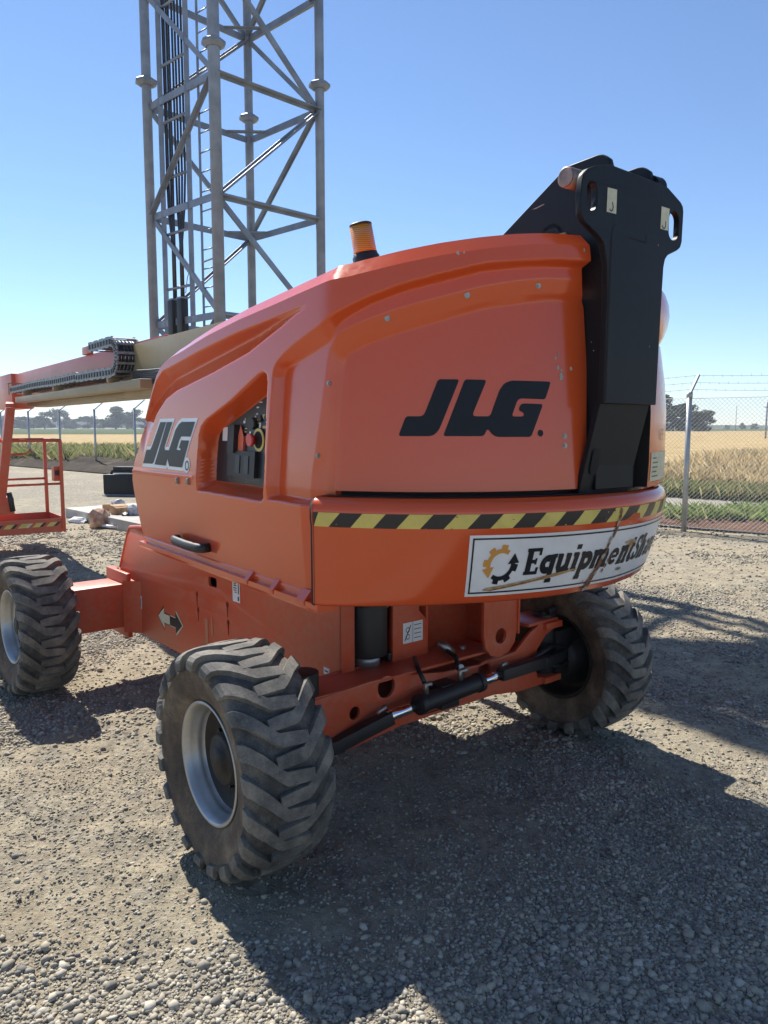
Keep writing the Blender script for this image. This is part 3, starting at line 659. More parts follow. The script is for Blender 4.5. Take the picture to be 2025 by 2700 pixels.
# slab serif lettering drawn as strokes
def glyph(ch):
    """strokes in a unit box: x width, y in 0..1 (x-height .72), list of (polyline, thickness)"""
    t = .265; sf = .155
    def st(*p, w=t): return (list(p), w)
    def ser(x, y, w=.17): return ([(x - w, y), (x + w, y)], sf)
    X = .70
    if ch == 'E': return .78, [st((.2, 0), (.2, 1)), st((.02, .06), (.68, .06), w=.13), st((.02, .94), (.70, .94), w=.13), st((.2, .5), (.52, .5), w=.14), st((.64, .0), (.64, .27), w=.12), st((.66, .73), (.66, 1.), w=.12), st((.52, .38), (.52, .62), w=.1)]
    if ch == 'q': return .74, [(arc(.32, X / 2, .24, 60, 300, 12), t), st((.56, X + .02), (.56, -.34)), ser(.58, -.30), ([(.3, X * .5 + .27), (.56, X * .9)], .14), ([(.3, X * .5 - .27), (.56, .12)], .14), ser(.64, X - .04, .1)]
    if ch == 'u': return .80, [([(.16, X), (.16, .22), (.24, .09), (.38, .08), (.56, .2)], t), st((.60, X), (.60, 0)), ser(.12, X - .05, .12), ser(.56, X - .05, .12), ser(.68, .05, .12)]
    if ch == 'i': return .40, [st((.2, 0), (.2, X)), ser(.2, .05), ser(.14, X - .05, .13), st((.2, .84), (.2, 1.02))]
    if ch == 'p': return .74, [st((.2, X), (.2, -.34)), (arc(.42, X / 2, .24, 120, -120, 12), t), ser(.2, -.30), ser(.12, X - .05, .1), ([(.2, X * .9), (.42, X * .5 + .27)], .14), ([(.2, .12), (.42, X * .5 - .27)], .14)]
    if ch == 'n': return .80, [st((.2, 0), (.2, X)), ([(.2, X * .75), (.38, X - .08), (.54, X - .1), (.6, X * .7), (.6, 0)], t), ser(.2, .05), ser(.62, .05), ser(.12, X - .05, .1)]
    if ch == 'm': return 1.18, [st((.2, 0), (.2, X)), ([(.2, X * .75), (.36, X - .08), (.5, X - .1), (.57, X * .7), (.57, 0)], t), ([(.6, X * .75), (.74, X - .08), (.88, X - .1), (.95, X * .7), (.95, 0)], t), ser(.2, .05, .15), ser(.58, .05, .15), ser(.97, .05, .15), ser(.12, X - .05, .1)]
    if ch == 'e': return .72, [(arc(.36, X / 2, .25, 0, 320, 16), .18), st((.16, X / 2), (.62, X / 2), w=.12)]
    if ch == 't': return .54, [([(.22, .98), (.22, .2), (.3, .09), (.42, .08), (.5, .14)], t), st((.04, X - .05), (.48, X - .05), w=.13)]
    if ch == 'S': return .72, [([(.60, .74), (.56, .88), (.40, .94), (.22, .90), (.14, .76), (.20, .60), (.38, .52), (.56, .42), (.60, .26), (.52, .10), (.34, .06), (.18, .12), (.12, .28)], .18), st((.62, .66), (.62, .98), w=.1), st((.10, .02), (.10, .34), w=.1)]
    if ch == 'h': return .80, [st((.2, 0), (.2, 1)), ([(.2, X * .75), (.38, X - .08), (.54, X - .1), (.6, X * .7), (.6, 0)], t), ser(.2, .05), ser(.62, .05), ser(.12, .95, .1)]
    if ch == 'a': return .72, [([(.12, .56), (.24, X - .07), (.42, X - .08), (.52, .5), (.52, .1), (.64, .06)], .18), (arc(.32, .2, .15, 60, 330, 10), .16)]
    if ch == 'r': return .60, [st((.2, 0), (.2, X)), ([(.2, X * .7), (.34, X - .08), (.5, X - .1)], .19), ser(.2, .05), ser(.12, X - .05, .1)]
    return .6, []
def stroke(pts, w, off):
    P = [np.array(p) for p in pts]; L = []; Rr = []
    for i, p in enumerate(P):
        a = P[max(i - 1, 0)]; b = P[min(i + 1, len(P) - 1)]; d_ = b - a; d_ = d_ / (np.linalg.norm(d_) + 1e-9); n_ = np.array([-d_[1], d_[0]])
        L.append(tuple(p + n_ * w / 2)); Rr.append(tuple(p - n_ * w / 2))
    return L + Rr[::-1]
cx_, base, H_ = .205, .070, .095; off = .0032; kk = 0
for ch in 'EquipmentShare':
    wd_, ss_ = glyph(ch); sx = .080
    for pts, w_ in ss_:
        kk += 1; pl = stroke(pts, w_, 0); put([(cx_ + x * sx, base + y * H_) for x, y in pl], .0034 + .00008 * (kk % 7), 3)
    cx_ += wd_ * sx + .0035
sg.build('company_sign', ['white', 'ink', 'gold', 'ink'], cwt, XT)
# scrapes through the sign
sb = MB()
def put2(poly, off, mi): v, f = on_cw(poly, off, mi); sb.add(v, f, mi, True)
put2([(.06, .022), (.075, .03), (.20, .046), (.33, .066), (.42, .078), (.44, .074), (.36, .058), (.22, .036), (.09, .018)], .0048, 0)
put2([(.08, .021), (.2, .040), (.30, .055), (.30, .052), (.2, .036), (.09, .018)], .0054, 1)
for i in range(15):      # rusty chain rub
    t = i / 14; x = .535 + .045 * t + random.uniform(-.006, .006); y = -.012 + .285 * t
    put2(blob(x, y, .0075 if t > .45 else .011, 9, .6, .013), .0050 + .0001 * (i % 3), 1 if i % 3 else 2)
for i in range(9):
    t = i / 8; put2(blob(.522 + .03 * t + random.uniform(-.004, .004), -.014 + .11 * t, .007, 9, .6, .012), .0056, 1)
for i in range(4): put2(blob(.588 + .006 * i, .052 + .02 * i, .005, 8, .5, .009), .0057, 1)
put2(blob(.712, .150, .042, 14, .3, .008), .0050, 0); put2(blob(.716, .133, .016, 10, .4, .010), .0051, 0); put2(blob(.700, .046, .020, 12, .5, .007), .0050, 2); put2(blob(.70, .045, .012, 9, .5, .004), .0056, 1)
put2(blob(.735, .118, .004, 8), .005, 1); put2(blob(.50, .018, .003, 8, .5, .008), .005, 0)
M['primer'] = simple('orange primer', (.50, .085, .02), .6)
put2([(.600, .238), (.625, .246), (.66, .262), (.70, .258), (.705, .238)], .0024, 3)
tag(sb.build('scrape_marks', ['scrape', 'rust', 'chip', 'primer'], cwt, XT), kind='stuff')

# ---- lip tray under the side panel
ly = MB()
def side_pt(s, z, d_): return Vector(surf(s, z, d_))
prof = [(.985, -.002), (.975, .004), (.958, .006), (.957, .030), (.938, .032), (.926, .026), (.924, -.06)]
ss = np.linspace(-1.80, -.02, 60)
ly.grid(np.stack([surf(ss, np.full_like(ss, z), d_) for z, d_ in prof], 1), 0, smooth=False)
for e in (0, -1): ly.add([side_pt(ss[e], z, d_) for z, d_ in prof] + [side_pt(ss[e], .985, -.06)], [tuple(range(len(prof) + 1))[::(1 if e else -1)]], 0)
for s0, s1 in ((-.565, -.535), (-.355, -.325), (-.155, -.10)):
    ly.add([side_pt(s, z, d_) for s in (s0, s1) for z, d_ in ((.99, .001), (.955, .034), (.94, .034), (.94, 0))], [(0, 1, 2, 3), (7, 6, 5, 4), (0, 4, 5, 1), (1, 5, 6, 2)], 0)
ly.build('side_tray', 'orange', lift, XT)
# ---- black upright over the tail
up = MB()
HEAD = [(-.070, 1.624), (.222, 1.624), (.227, 1.85), (.233, 2.03), (.236, 2.10), (.243, 2.128), (.258, 2.145), (.312, 2.168), (.330, 2.180), (.338, 2.200), (.341, 2.305), (.336, 2.322), (.322, 2.335), (.246, 2.370), (.196, 2.376), (-.070, 2.388), (-.140, 2.372), (-.178, 2.356), (-.198, 2.338), (-.206, 2.318), (-.210, 2.27), (-.207, 2.215), (-.190, 2.193), (-.112, 2.156), (-.092, 2.140), (-.084, 2.115), (-.070, 2.075), (-.066, 1.97)]
SLR = [(.258 + .058 * .5 + .029 * math.cos(t), 2.248 + (.020 if math.sin(t) > 0 else -.020) + .029 * math.sin(t)) for t in np.linspace(.05, 6.33, 22)]
SLL = [(-.156 + .024 * math.cos(t), 2.275 + (.020 if math.sin(t) > 0 else -.020) + .024 * math.sin(t)) for t in np.linspace(.05, 6.33, 22)]
up.prism(HEAD, (0, -1.05, 0), (1, 0, 0), (0, 0, 1), (0, .024, 0), 0, holes=[SLR, SLL])
# side plates in the boom plane, boxing the rear plate
SIDE = [(-.955, 1.33), (-1.008, 1.64), (-1.026, 1.66), (-1.026, 2.395), (-1.018, 2.421), (-.994, 2.440), (-.971, 2.445), (-.852, 2.442), (-.823, 2.434), (-.80, 2.42), (-.518, 2.264), (-.18, 2.07), (-.05, 1.33)]
hole = [circ(-.777, 2.205, .042, 20)]
up.prism(SIDE, (-.040, 0, 0), (0, 1, 0), (0, 0, 1), (.022, 0, 0), 0, holes=hole)
up.prism(SIDE, (.176, 0, 0), (0, 1, 0), (0, 0, 1), (.022, 0, 0), 0, holes=hole)
# rolled bosses behind the head
up.tube([(.196, -1.0, 2.37), (.246, -1.0, 2.37)], .046, 20)
up.box((.07, -.55, 1.5), (.21, .9, .34)); up.tube([(-.04, -.777, 2.205), (.18, -.777, 2.205)], .06, 16)
sup = up.build('boom_upright', 'black', lift, XT, bevel=.0025, seg=1)
sup['label'] = 'black welded upright with lifting eyes'
cov = MB()
Lp = [(-.105, -.985, 1.318), (.160, -.985, 1.312), (.208, -1.035, 1.640), (-.062, -1.035, 1.640)]
cov.add(Lp + [(x, y + .02, z) for x, y, z in Lp], [(0, 1, 2, 3), (7, 6, 5, 4), (0, 4, 5, 1), (1, 5, 6, 2), (2, 6, 7, 3), (3, 7, 4, 0)])
cov.box((.245, -.76, 1.50), (.05, .36, .36)); c2 = cov.build('lower_cover', 'black', sup, XT, fixn=True)  # added black box fills the gap by the side cover to darken it
sl_ = MB(); c0 = np.array([-.048, -1.010, 1.43])
sl_.add([(x, -.985 - .05 * (z - 1.315) / .325 - .004, z) for x, z in [(-.048 + .020 * math.cos(t) + .05 * (z0 - 1.43) * 0, z0 + .02 * math.sin(t)) for t, z0 in [(t, 1.452 if math.sin(t) > 0 else 1.402) for t in np.linspace(0, 6.0, 20)]]], [tuple(range(20))])
sl_.build('slot', 'gap', sup, XT)
# pivot pins, stickers, weld seam and stamped mark
pn = MB(); pn.tube([(-.118, -.905, 2.376), (-.03, -.905, 2.376)], .034, 24, 0); pn.tube([(-.121, -.905, 2.376), (-.118, -.905, 2.376)], [.030, .034], 24, 0)
M['pin'] = simple('worn steel pin', (.30, .24, .19), .45, .5, var=.4, scale=30, c2=(.42, .30, .24))
pn.build('pivot_pin', 'pin', sup, XT)
def plate_poly(m, pts, off, mi): m.add([(x, -1.05 - off, z) for x, z in pts], [tuple(range(len(pts)))], mi)
def plate_stroke(m, pts, w_, off, mi): plate_poly(m, stroke(pts, w_, 0), off, mi)
for qd, jj in (([(-.083, 2.314), (-.035, 2.315), (-.036, 2.238), (-.085, 2.238)], [(-.058, 2.272), (-.053, 2.258), (-.056, 2.247), (-.064, 2.243), (-.071, 2.249)]),
               ([(.208, 2.302), (.255, 2.301), (.251, 2.226), (.206, 2.227)], [(.234, 2.256), (.2345, 2.24), (.230, 2.232), (.221, 2.231), (.213, 2.239)])):
    m = MB(); plate_poly(m, qd, .0012, 0); plate_stroke(m, jj, .0045, .002, 1); m.build('sticker', ['cream', 'ink'], sup, XT, fixn=True)
m = MB(); plate_stroke(m, [(-.036, 2.206), (-.046, 2.196), (-.052, 2.18), (-.056, 2.10), (-.058, 1.95), (-.060, 1.63)], .0065, .0008, 0)
plate_stroke(m, [(.039, 2.175), (.080, 2.173), (.126, 2.170)], .006, .0008, 0); plate_stroke(m, [(.126, 2.168), (.129, 2.184), (.132, 2.200)], .004, .0008, 0)
m.build('weld_seam', 'gap', sup, XT)
m = MB()
for i in range(5): plate_poly(m, blob(random.uniform(-.15, .2), random.uniform(1.7, 2.35), random.uniform(.0015, .003), 7), .0007, 0)
m.add([(-.0595, y, z) for y, z in [(-.70, 2.325), (-.72, 2.323), (-.76, 2.33), (-.755, 2.332)]], [(0, 1, 2, 3)], 0)
tag(m.build('paint_scuffs', 'chip', sup, XT), kind='stuff')

# ---- narrow cover on the far side of the upright
rc = MB(); tt = np.linspace(15.5, 68, 40)
zs = np.linspace(1.325, 1.86, 20)
def rcv(t, z, off=0.):
    r = np.interp(z, [1.325, 1.42, 1.60, 1.72, 1.86], [1.026, 1.030, 1.030, 1.020, .998]) + off; t = np.radians(t); return np.stack([r * np.sin(t), -r * np.cos(t), z + 0 * t], -1)
A = np.stack([rcv(tt, np.full_like(tt, z)) for z in zs], 0); rc.grid(A, 0)
rc.grid(np.stack([A[:, 0], A[:, 0] * np.array([.8, .8, 1])], 1), 1, smooth=False); rc.grid(np.stack([A[:, -1], A[:, -1] * np.array([.5, .5, 1]) + np.array([.45, .3, 0])], 1), 0, smooth=False)  # end wall beside the upright painted black to stand for gap shade
# overhanging roof lobe
prof = [(.965, 1.85), (.99, 1.87), (1.008, 1.90), (1.022, 1.94), (1.028, 1.98), (1.024, 2.02), (1.012, 2.055), (.99, 2.085), (.955, 2.11), (.91, 2.128), (.8, 2.145), (.4, 2.15)]
t2 = np.linspace(16, 72, 60)
rc.grid(np.stack([np.stack([r * np.sin(np.radians(t2)), -r * np.cos(np.radians(t2)), np.full_like(t2, z)], -1) for r, z in [(.9, 1.86)] + prof], 0), 0)
core = [(.93 * math.sin(R(t)), -.93 * math.cos(R(t))) for t in range(18, 68, 6)] + [(.885, -.38), (.885, 1.2), (.204, 1.2), (.204, -.60), (.24, -.60), (.24, -.88)]
rc.prism(core, (0, 0, 1.322), (1, 0, 0), (0, 1, 0), (0, 0, .56)); rc.prism([(.885, -.5), (.885, 1.25), (.80, 1.25), (.80, -.5)], (0, 0, .955), (1, 0, 0), (0, 1, 0), (0, 0, .367)); rc.prism([(.93 * math.sin(R(t)), -.93 * math.cos(R(t))) for t in range(20, 68, 6)] + [(.87, -.36), (.87, .9), (.204, .9), (.204, -.6)], (0, 0, 1.88), (1, 0, 0), (0, 1, 0), (0, 0, .24))
rcv_o = rc.build('side_cover', ['orange', 'gap'], lift, XT)
m = MB()
def rc_patch(t0, t1, z0, z1, off, mi): 
    t = np.linspace(t0, t1, 8); m.grid(np.stack([rcv(t, np.full_like(t, z), off) for z in np.linspace(z0, z1, 5)], 0), mi)
rc_patch(16.6, 33, 1.345, 1.452, .0015, 0)
for i in range(5): rc_patch(17.6, 17.6 + random.uniform(2, 5), 1.36 + .017 * i, 1.365 + .017 * i, .0022, 1)
# stencilled serial digits
def dig(t, z, segs):
    for (a, b) in segs: rc_patch(t + min(a[0], b[0]) - .12, t + max(a[0], b[0]) + .12, z + min(a[1], b[1]) - .001, z + max(a[1], b[1]) + .001, .002, 1)
dig(22.2, 1.50, [((0, 0), (0, .036)), ((-.4, .030), (0, .030))]); dig(23.4, 1.50, [((0, .036), (1., .036)), ((1., .036), (1., .018)), ((1., .018), (0, .018)), ((0, .018), (0, 0)), ((0, 0), (1., 0))]); dig(25.4, 1.50, [((0, .036), (1., .036)), ((1., .036), (1., 0)), ((0, 0), (1., 0)), ((.2, .018), (1., .018))])
m.build('sticker', ['cream', 'ink'], rcv_o, XT)

# ---- boom
bm_ = MB()
bm_.box((.075, 1.6, 2.005), (.25, 4.9, .43), 0)                     # base section
bm_.box((.02, 5.6, 1.875), (.40, 4.74, .075), 0)                   # carrier tray
bm_.box((.075, 5.6, 1.812), (.24, 4.74, .05), 0)
for b in (4.0, 5.9, 7.4): bm_.box((-.15, b, 1.94), (.10, .05, .05), 0)
boom = bm_.build('boom', 'tan', lift, XT, bevel=.006); boom['label'] = 'sand coloured telescopic boom with orange inner section'
fb = MB(); fb.box((.075, 6.4, 2.105), (.19, 6.6, .275), 0); fb.box((.065, 9.3, 2.02), (.27, 1.1, .47), 0); fb.box((-.03, 5.17, 2.28), (.05, .22, .075), 0)
fb.build('fly_boom', 'orange2', boom, XT, bevel=.006)
cc = MB()
path = [(b, 1.998 + .004 * math.sin(b * 3)) for b in np.arange(8.15, 3.85, -.085)] + arc(3.86, 2.122, .124, -90, -270, 12)[1:] 
path = [(b, z + (.012 if b > 5 else .0)) for b, z in path] + [(b, 2.246) for b in np.arange(3.93, 4.6, .085)]
for i in range(len(path) - 1):
    (b0, z0), (b1, z1) = path[i], path[i + 1]; c = Vector((0, (b0 + b1) / 2, (z0 + z1) / 2)); d_ = Vector((0, b1 - b0, z1 - z0)); L = d_.length
    ang_ = math.atan2(d_.z, d_.y); X = Matrix.Rotation(ang_, 3, 'X')
    for a in (-.195, -.012): cc.box(c + Vector((a, 0, 0)), (.012, L * 1.02, .078 + .012 * (i % 2)), 0, X)
    for a in (-.205,): cc.box(c + Vector((a, 0, 0)), (.006, L * .45, .04), 1, X)
    if i % 2 == 0:
        for k in (-.036, .036): cc.box(c + X @ Vector((-.103, 0, k)), (.18, .02, .008), 0, X)
for a in (-.17, -.14, -.11, -.08, -.05, -.03): cc.tube([(a, b, z) for b, z in path], .012, 6, 1)
cc.build('cable_carrier', ['chain', 'cable'], boom, XT)
hs = MB()
for i in range(7):
    z_ = 1.885 + .016 * i; hs.tube([(-.10, 3.62, z_ + .01), (-.075, 3.3, z_), (-.075 - .01 * (i % 2), 2.9, z_ - .01), (-.07, 2.0, z_), (-.07, .3, z_)], .011, 8)
hs.build('hydraulic_hose', 'cable', boom, XT)
br_ = MB(); br_.box((-.1, 8.17, 2.09), (.24, .012, .012), 0); br_.box((-.21, 8.17, 2.02), (.012, .012, .15), 0); br_.build('carrier_bracket', 'tan', boom, XT)
jb = MB(); jb.bar((-.40, 7.1, 1.76), (-.55, 7.1, .70), .095, .095, 0); jb.bar((-.40, 7.12, 1.75), (-.02, 9.2, 1.83), .09, .12, 0); jb.box((-.52, 7.2, .62), (.2, .3, .2), 0)
jib = jb.build('jib', 'orange2', lift, XT, bevel=.008)
dk = MB(); dk.tube([(-.47, 7.06, .78), (-.455, 7.05, .70), (-.44, 7.04, .56)], .03, 10, 0); dk.build('rotator', 'blackrub', jib, XT)
# ---- work platform
pf = MB()
a0, a1, b0, b1, zf, zt = -1.62, .17, 7.2, 8.02, .30, 1.375
pf.box(((a0 + a1) / 2, (b0 + b1) / 2, zf - .01), (a1 - a0, b1 - b0, .03), 0)
plat = pf.build('work_platform', 'orange2', lift, XT); plat['label'] = 'orange railed work platform'
tb_ = MB()
for bb in (b0, b1): tb_.box(((a0 + a1) / 2, bb, zf + .045), (a1 - a0, .012, .17), 0)
tb_.box((a1, (b0 + b1) / 2, zf + .045), (.012, b1 - b0 + .01, .17), 0)
tb_.build('toe_board', 'orange2', plat, XT)
for (pa_, pb__) in ((a1 - .02, b0), (a1 - .02, b1), (-.75, b0), (-.75, b1), (a0, b0), (a0, b1)):
    m = MB(); m.box((pa_, pb__, (zf + zt) / 2), (.04, .04, zt - zf), 0); m.build('post', 'orange2', plat, XT, bevel=.004)
for z, bb in ((zt, b0), (zt, b1), (.85, b0), (.87, b1), (1.19, b1)):
    m = MB(); m.tube([(a0, bb, z), (a1 - .02 if z != 1.19 else -.12, bb, z)], .02 if z == zt else .015, 10); m.build('rail', 'orange2', plat, XT)
for z in (zt,): m = MB(); m.tube([(a1 - .02, b0, z), (a1 - .02, b1, z)], .02, 10); m.build('rail', 'orange2', plat, XT)
m = MB(); m.tube([(-.12, b1, 1.19), (-.05, b1, 1.205), (-.02, b1, 1.25)], .012, 8); m.build('rail', 'orange2', plat, XT); m = MB(); m.box((-.01 + .12, b0 + .1, .97), (.07, .12, .18), 0); m.box((.11, b0 + .04, .98), (.05, .02, .06), 1); m.build('gate_latch', ['orange2', 'blackrub'], plat, XT)
m = MB()
for i in range(7):
    x = a1 - .05 - i * .16
    if x - .1 < a0: break
    m.add([(x - .09, b0 - .0075, .335), (x - .05, b0 - .0075, .335), (x, b0 - .0075, .385), (x - .04, b0 - .0075, .385)], [(0, 1, 2, 3)], 1 if i != 2 else 2)
    m.add([(x - .17, b0 - .0072, .335), (x - .09, b0 - .0072, .335), (x - .04, b0 - .0072, .385), (x - .12, b0 - .0072, .385)], [(0, 1, 2, 3)], 0)
m.add([(-1.3, b0 - .0078, .335), (-.62, b0 - .0078, .335), (-.62, b0 - .0078, .39), (-1.3, b0 - .0078, .39)], [(0, 1, 2, 3)], 2)
m.build('hazard_tape', ['yellow', 'ink', 'cream'], plat, XT)
M['hose'] = M['cable']

# ================================================================== chassis (chassis frame)
ch = MB()
AL = -.46
SP = [(.165, .50), (.165, .965), (2.0, .965), (2.20, .945), (2.31, .935), (2.345, .915), (2.50, .665), (2.48, .62), (2.30, .61), (2.2, .60), (2.2, .30), (2.15, .295), (.80, .295), (.60, .33), (.45, .42), (.35, .48)]
keyh = lambda b, z: [(b + .014 * math.cos(t), z + .016 * math.sin(t)) for t in np.linspace(-.9, 4.04, 10)] + [(b - .004, z - .065), (b + .004, z - .065)]
H1 = [rrect(1.21, .735, 1.30, .785, .016), keyh(1.435, .668)[::-1], keyh(1.425, .585)[::-1], keyh(1.105, .67)[::-1], keyh(1.10, .58)[::-1]]
ch.prism(SP, (AL, 0, 0), (0, 1, 0), (0, 0, 1), (.014, 0, 0), 0, holes=H1)
ch.prism(SP, (-AL, 0, 0), (0, 1, 0), (0, 0, 1), (-.014, 0, 0), 0)
ch.box((0, 1.15, .30), (.9, 1.98, .012)); ch.box((0, 1.2, .95), (.88, 2.0, .012)); ch.box((0, 2.2, .62), (.88, .014, .62))
ch.add([(AL, 2.345, .915), (AL, 2.20, .945), (AL + .5, 2.20, .945), (AL + .5, 2.345, .915)], [(0, 1, 2, 3)])
# rolled top edge of the side plate
ch.tube([(AL + .006, .2, .962), (AL + .006, 2.0, .966), (AL + .006, 2.2, .947), (AL + .006, 2.32, .933), (AL + .006, 2.345, .912), (AL + .006, 2.50, .665)], .012, 8)
# rear closing plates
ch.box((-.427, .168, .72), (.066, .012, .43)); ch.box((-.30, .33, .70), (.30, .012, .52)); ch.box((-.40, .25, .70), (.012, .17, .52))
ch.box((.32, .34, .70), (.66, .012, .52)); ch.box((.05, .40, .95), (1., .3, .02))
PLT = [(-.20, .42), (-.045, .40), (.003, .45), (.003, .70), (-.05, .755), (-.06, .97), (-.20, .97)]
ch.prism(PLT, (0, .148, 0), (1, 0, 0), (0, 0, 1), (0, .016, 0), 0, holes=[circ(-.075, .51, .036, 18)])
ch.box((-.0, .23, .72), (.012, .16, .52))
ch.box((-.06, .148, .80), (.05, .03, .012), 0, Matrix.Rotation(R(38), 3, 'Y'))
BRK = [(x_ - .168, z_ + .072) for x_, z_ in [(.345, .90), (.345, .56), (.36, .50), (.40, .462), (.45, .45), (.51, .462), (.55, .50), (.566, .56), (.566, .90)]]
ch.prism(BRK, (0, -.024, 0), (1, 0, 0), (0, 0, 1), (0, .016, 0), 0, holes=[circ(.289, .617, .036, 20)])
ch.box((.404, .0, .79), (.012, .06, .36)); ch.box((.29, .15, .96), (.22, .34, .02))
ch.prism([(.06, .44), (.34, .44), (.34, .50), (.14, .44)], (0, .30, 0), (1, 0, 0), (0, 0, 1), (0, .02, 0))
for x, z in ((.12, .74), (.30, .77), (.02 + .1, .60)): ch.tube([(x, .333, z), (x, .325, z)], .008, 8, 1)
chs = ch.build('chassis', ['orange2', 'gap'], lift, None, bevel=.003); chs['label'] = 'orange boxed chassis with travel arrow'
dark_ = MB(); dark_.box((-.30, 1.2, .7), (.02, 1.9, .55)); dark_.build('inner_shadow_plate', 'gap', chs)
# two way travel arrow and stickers on the side plate
ar = MB(); xo = AL - .0016
def sideply(m, pts, mi, off=0.): m.add([(xo - off, b, z) for b, z in pts], [tuple(range(len(pts)))[::-1]], mi)
cb_, cz = 1.775, .458
LFT = [(cb_, .026), (cb_ + .075, .026), (cb_ + .075, .060), (cb_ + .155, 0), (cb_ + .075, -.060), (cb_ + .075, -.026), (cb_, -.026)]
def gro(p, k): 
    c = np.mean(p, 0); return [tuple(c + (np.array(q) - c) * k) for q in p]
LFT2 = [(b, cz + z) for b, z in LFT]; RGT2 = [(2 * cb_ - b, cz + z) for b, z in LFT]
ar.prism([(cb_ + (b - cb_) * 1.07, cz + (z - cz) * 1.18) for b, z in LFT2], (xo + .001, 0, 0), (0, 1, 0), (0, 0, 1), (-.0008, 0, 0), 1)
ar.prism([(cb_ + (b - cb_) * 1.07, cz + (z - cz) * 1.18) for b, z in RGT2], (xo + .001, 0, 0), (0, 1, 0), (0, 0, 1), (-.0008, 0, 0), 0)
ar.prism(LFT2, (xo, 0, 0), (0, 1, 0), (0, 0, 1), (-.0012, 0, 0), 0); ar.prism(RGT2, (xo, 0, 0), (0, 1, 0), (0, 0, 1), (-.0012, 0, 0), 1)
ar.build('travel_arrow', ['cream', 'ink'], chs)
m = MB()
def lbl(b0, b1, z0, z1, rows_):
    m.prism([(b0, z0), (b1, z0), (b1, z1), (b0, z1)], (xo + .001, 0, 0), (0, 1, 0), (0, 0, 1), (-.0014, 0, 0), 0)
    for (u0, u1, v0, v1) in rows_:
        m.prism([(b0 + (b1 - b0) * u0, z0 + (z1 - z0) * v0), (b0 + (b1 - b0) * u1, z0 + (z1 - z0) * v0), (b0 + (b1 - b0) * u1, z0 + (z1 - z0) * v1), (b0 + (b1 - b0) * u0, z0 + (z1 - z0) * v1)], (xo - .0004, 0, 0), (0, 1, 0), (0, 0, 1), (-.0012, 0, 0), 1)
lbl(.975, 1.045, .70, .80, [(.12, .22, .42, .92), (.12, .28, .08, .3), (.45, .8, .78, .84), (.42, .85, .66, .71), (.45, .82, .56, .6), (.42, .7, .46, .5), (.5, .8, .88, .93)])
m.build('sticker', ['white', 'ink'], chs)
m = MB(); lbl(2.17, 2.26, .45, .53, [(.1, .35, .2, .8), (.5, .9, .7, .76), (.5, .85, .5, .55), (.5, .9, .3, .35)]); m.build('sticker', ['white', 'ink'], chs)
m = MB(); lbl(.245, .285, .525, .555, [(.2, .8, .4, .6)]); m.build('sticker', ['white', 'ink'], chs)
m = MB(); y_ = .146
m.add([(x, y_, z) for x, z in ((-.145, .622), (-.03, .622), (-.03, .712), (-.145, .712))], [(0, 1, 2, 3)], 0)
m.add([(x, y_ - .001, z) for x, z in stroke([(-.135, .635), (-.100, .70)], .005, 0)], [(0, 1, 2, 3)], 1)
for k in range(2): m.add([(-.118 + .012 * math.cos(t) * s_, y_ - .001, .680 - .03 * k + .012 * math.sin(t) * s_) for s_, rg in ((1, np.linspace(0, 6.0, 14)), (.72, np.linspace(6.0, 0, 14))) for t in rg], [tuple(range(28))], 1)
m.add([(-.0905, y_ - .001, z) for z in (.622, .712)] + [(-.0885, y_ - .001, z) for z in (.712, .622)], [(0, 1, 2, 3)], 1)
for k in range(4): m.add([(x, y_ - .001, z) for x, z in ((-.082, .638 + .019 * k), (-.04, .638 + .019 * k), (-.04, .641 + .019 * k), (-.082, .641 + .019 * k))], [(0, 1, 2, 3)], 1)
m.build('sticker', ['white', 'ink'], chs, fixn=True)
m = MB(); m.prism([(1.255, .48), (1.262, .57), (1.272, .57), (1.28, .48)], (xo, 0, 0), (0, 1, 0), (0, 0, 1), (-.0008, 0, 0), 0)
m.prism([(1.31, .40), (1.315, .555), (1.345, .56), (1.35, .40)], (xo, 0, 0), (0, 1, 0), (0, 0, 1), (-.0008, 0, 0), 0); M['smear'] = simple('dried mud smear', (.46, .17, .08), .8); m.build('mud_smear', 'smear', chs)
# accumulator canister
m = MB(); cc_ = (-.30, .20, 0)
m.tube([(cc_[0], cc_[1], .598), (cc_[0], cc_[1], .61), (cc_[0], cc_[1], .80), (cc_[0], cc_[1], .83), (cc_[0], cc_[1], .85)], [.083, .086, .086, .08, .05], 28, 0)
m.box((cc_[0] + .01, cc_[1], .86), (.165, .14, .09), 0); m.box((cc_[0] + .088, cc_[1] - .03, .58), (.02, .04, .03), 0)
cn = m.build('accumulator', 'blackrub', lift, bevel=.003)
m = MB(); m.tube([(cc_[0], cc_[1], .553), (cc_[0], cc_[1], .60)], [.054, .057], 24, 0); m.build('end_cap', 'silver', cn)
m = MB(); m.tube([(-.36, .165, .80), (-.34, .155, .806), (-.315, .155, .803)], [.012, .014, .01], 10, 0); m.build('fitting', 'zinc', cn); m = MB(); m.tube([(-.235, .155, .795), (-.225, .16, .80), (-.212, .17, .803)], .009, 8, 0); m.build('fitting', 'zinc', cn)

# front axle tube
fa = MB(); fa.box((0, 2.43, .455), (1.62, .24, .27)); fa.box((-.50, 2.42, .46), (.03, .32, .40)); fa.box((-.47, 2.60, .60), (.05, .10, .10))
fa.add([(-.535, 2.27, .30), (-.46, 2.18, .30), (-.46, 2.18, .62), (-.535, 2.27, .62)], [(0, 1, 2, 3)])
fax = fa.build('front_axle', 'orange2', lift, bevel=.008)
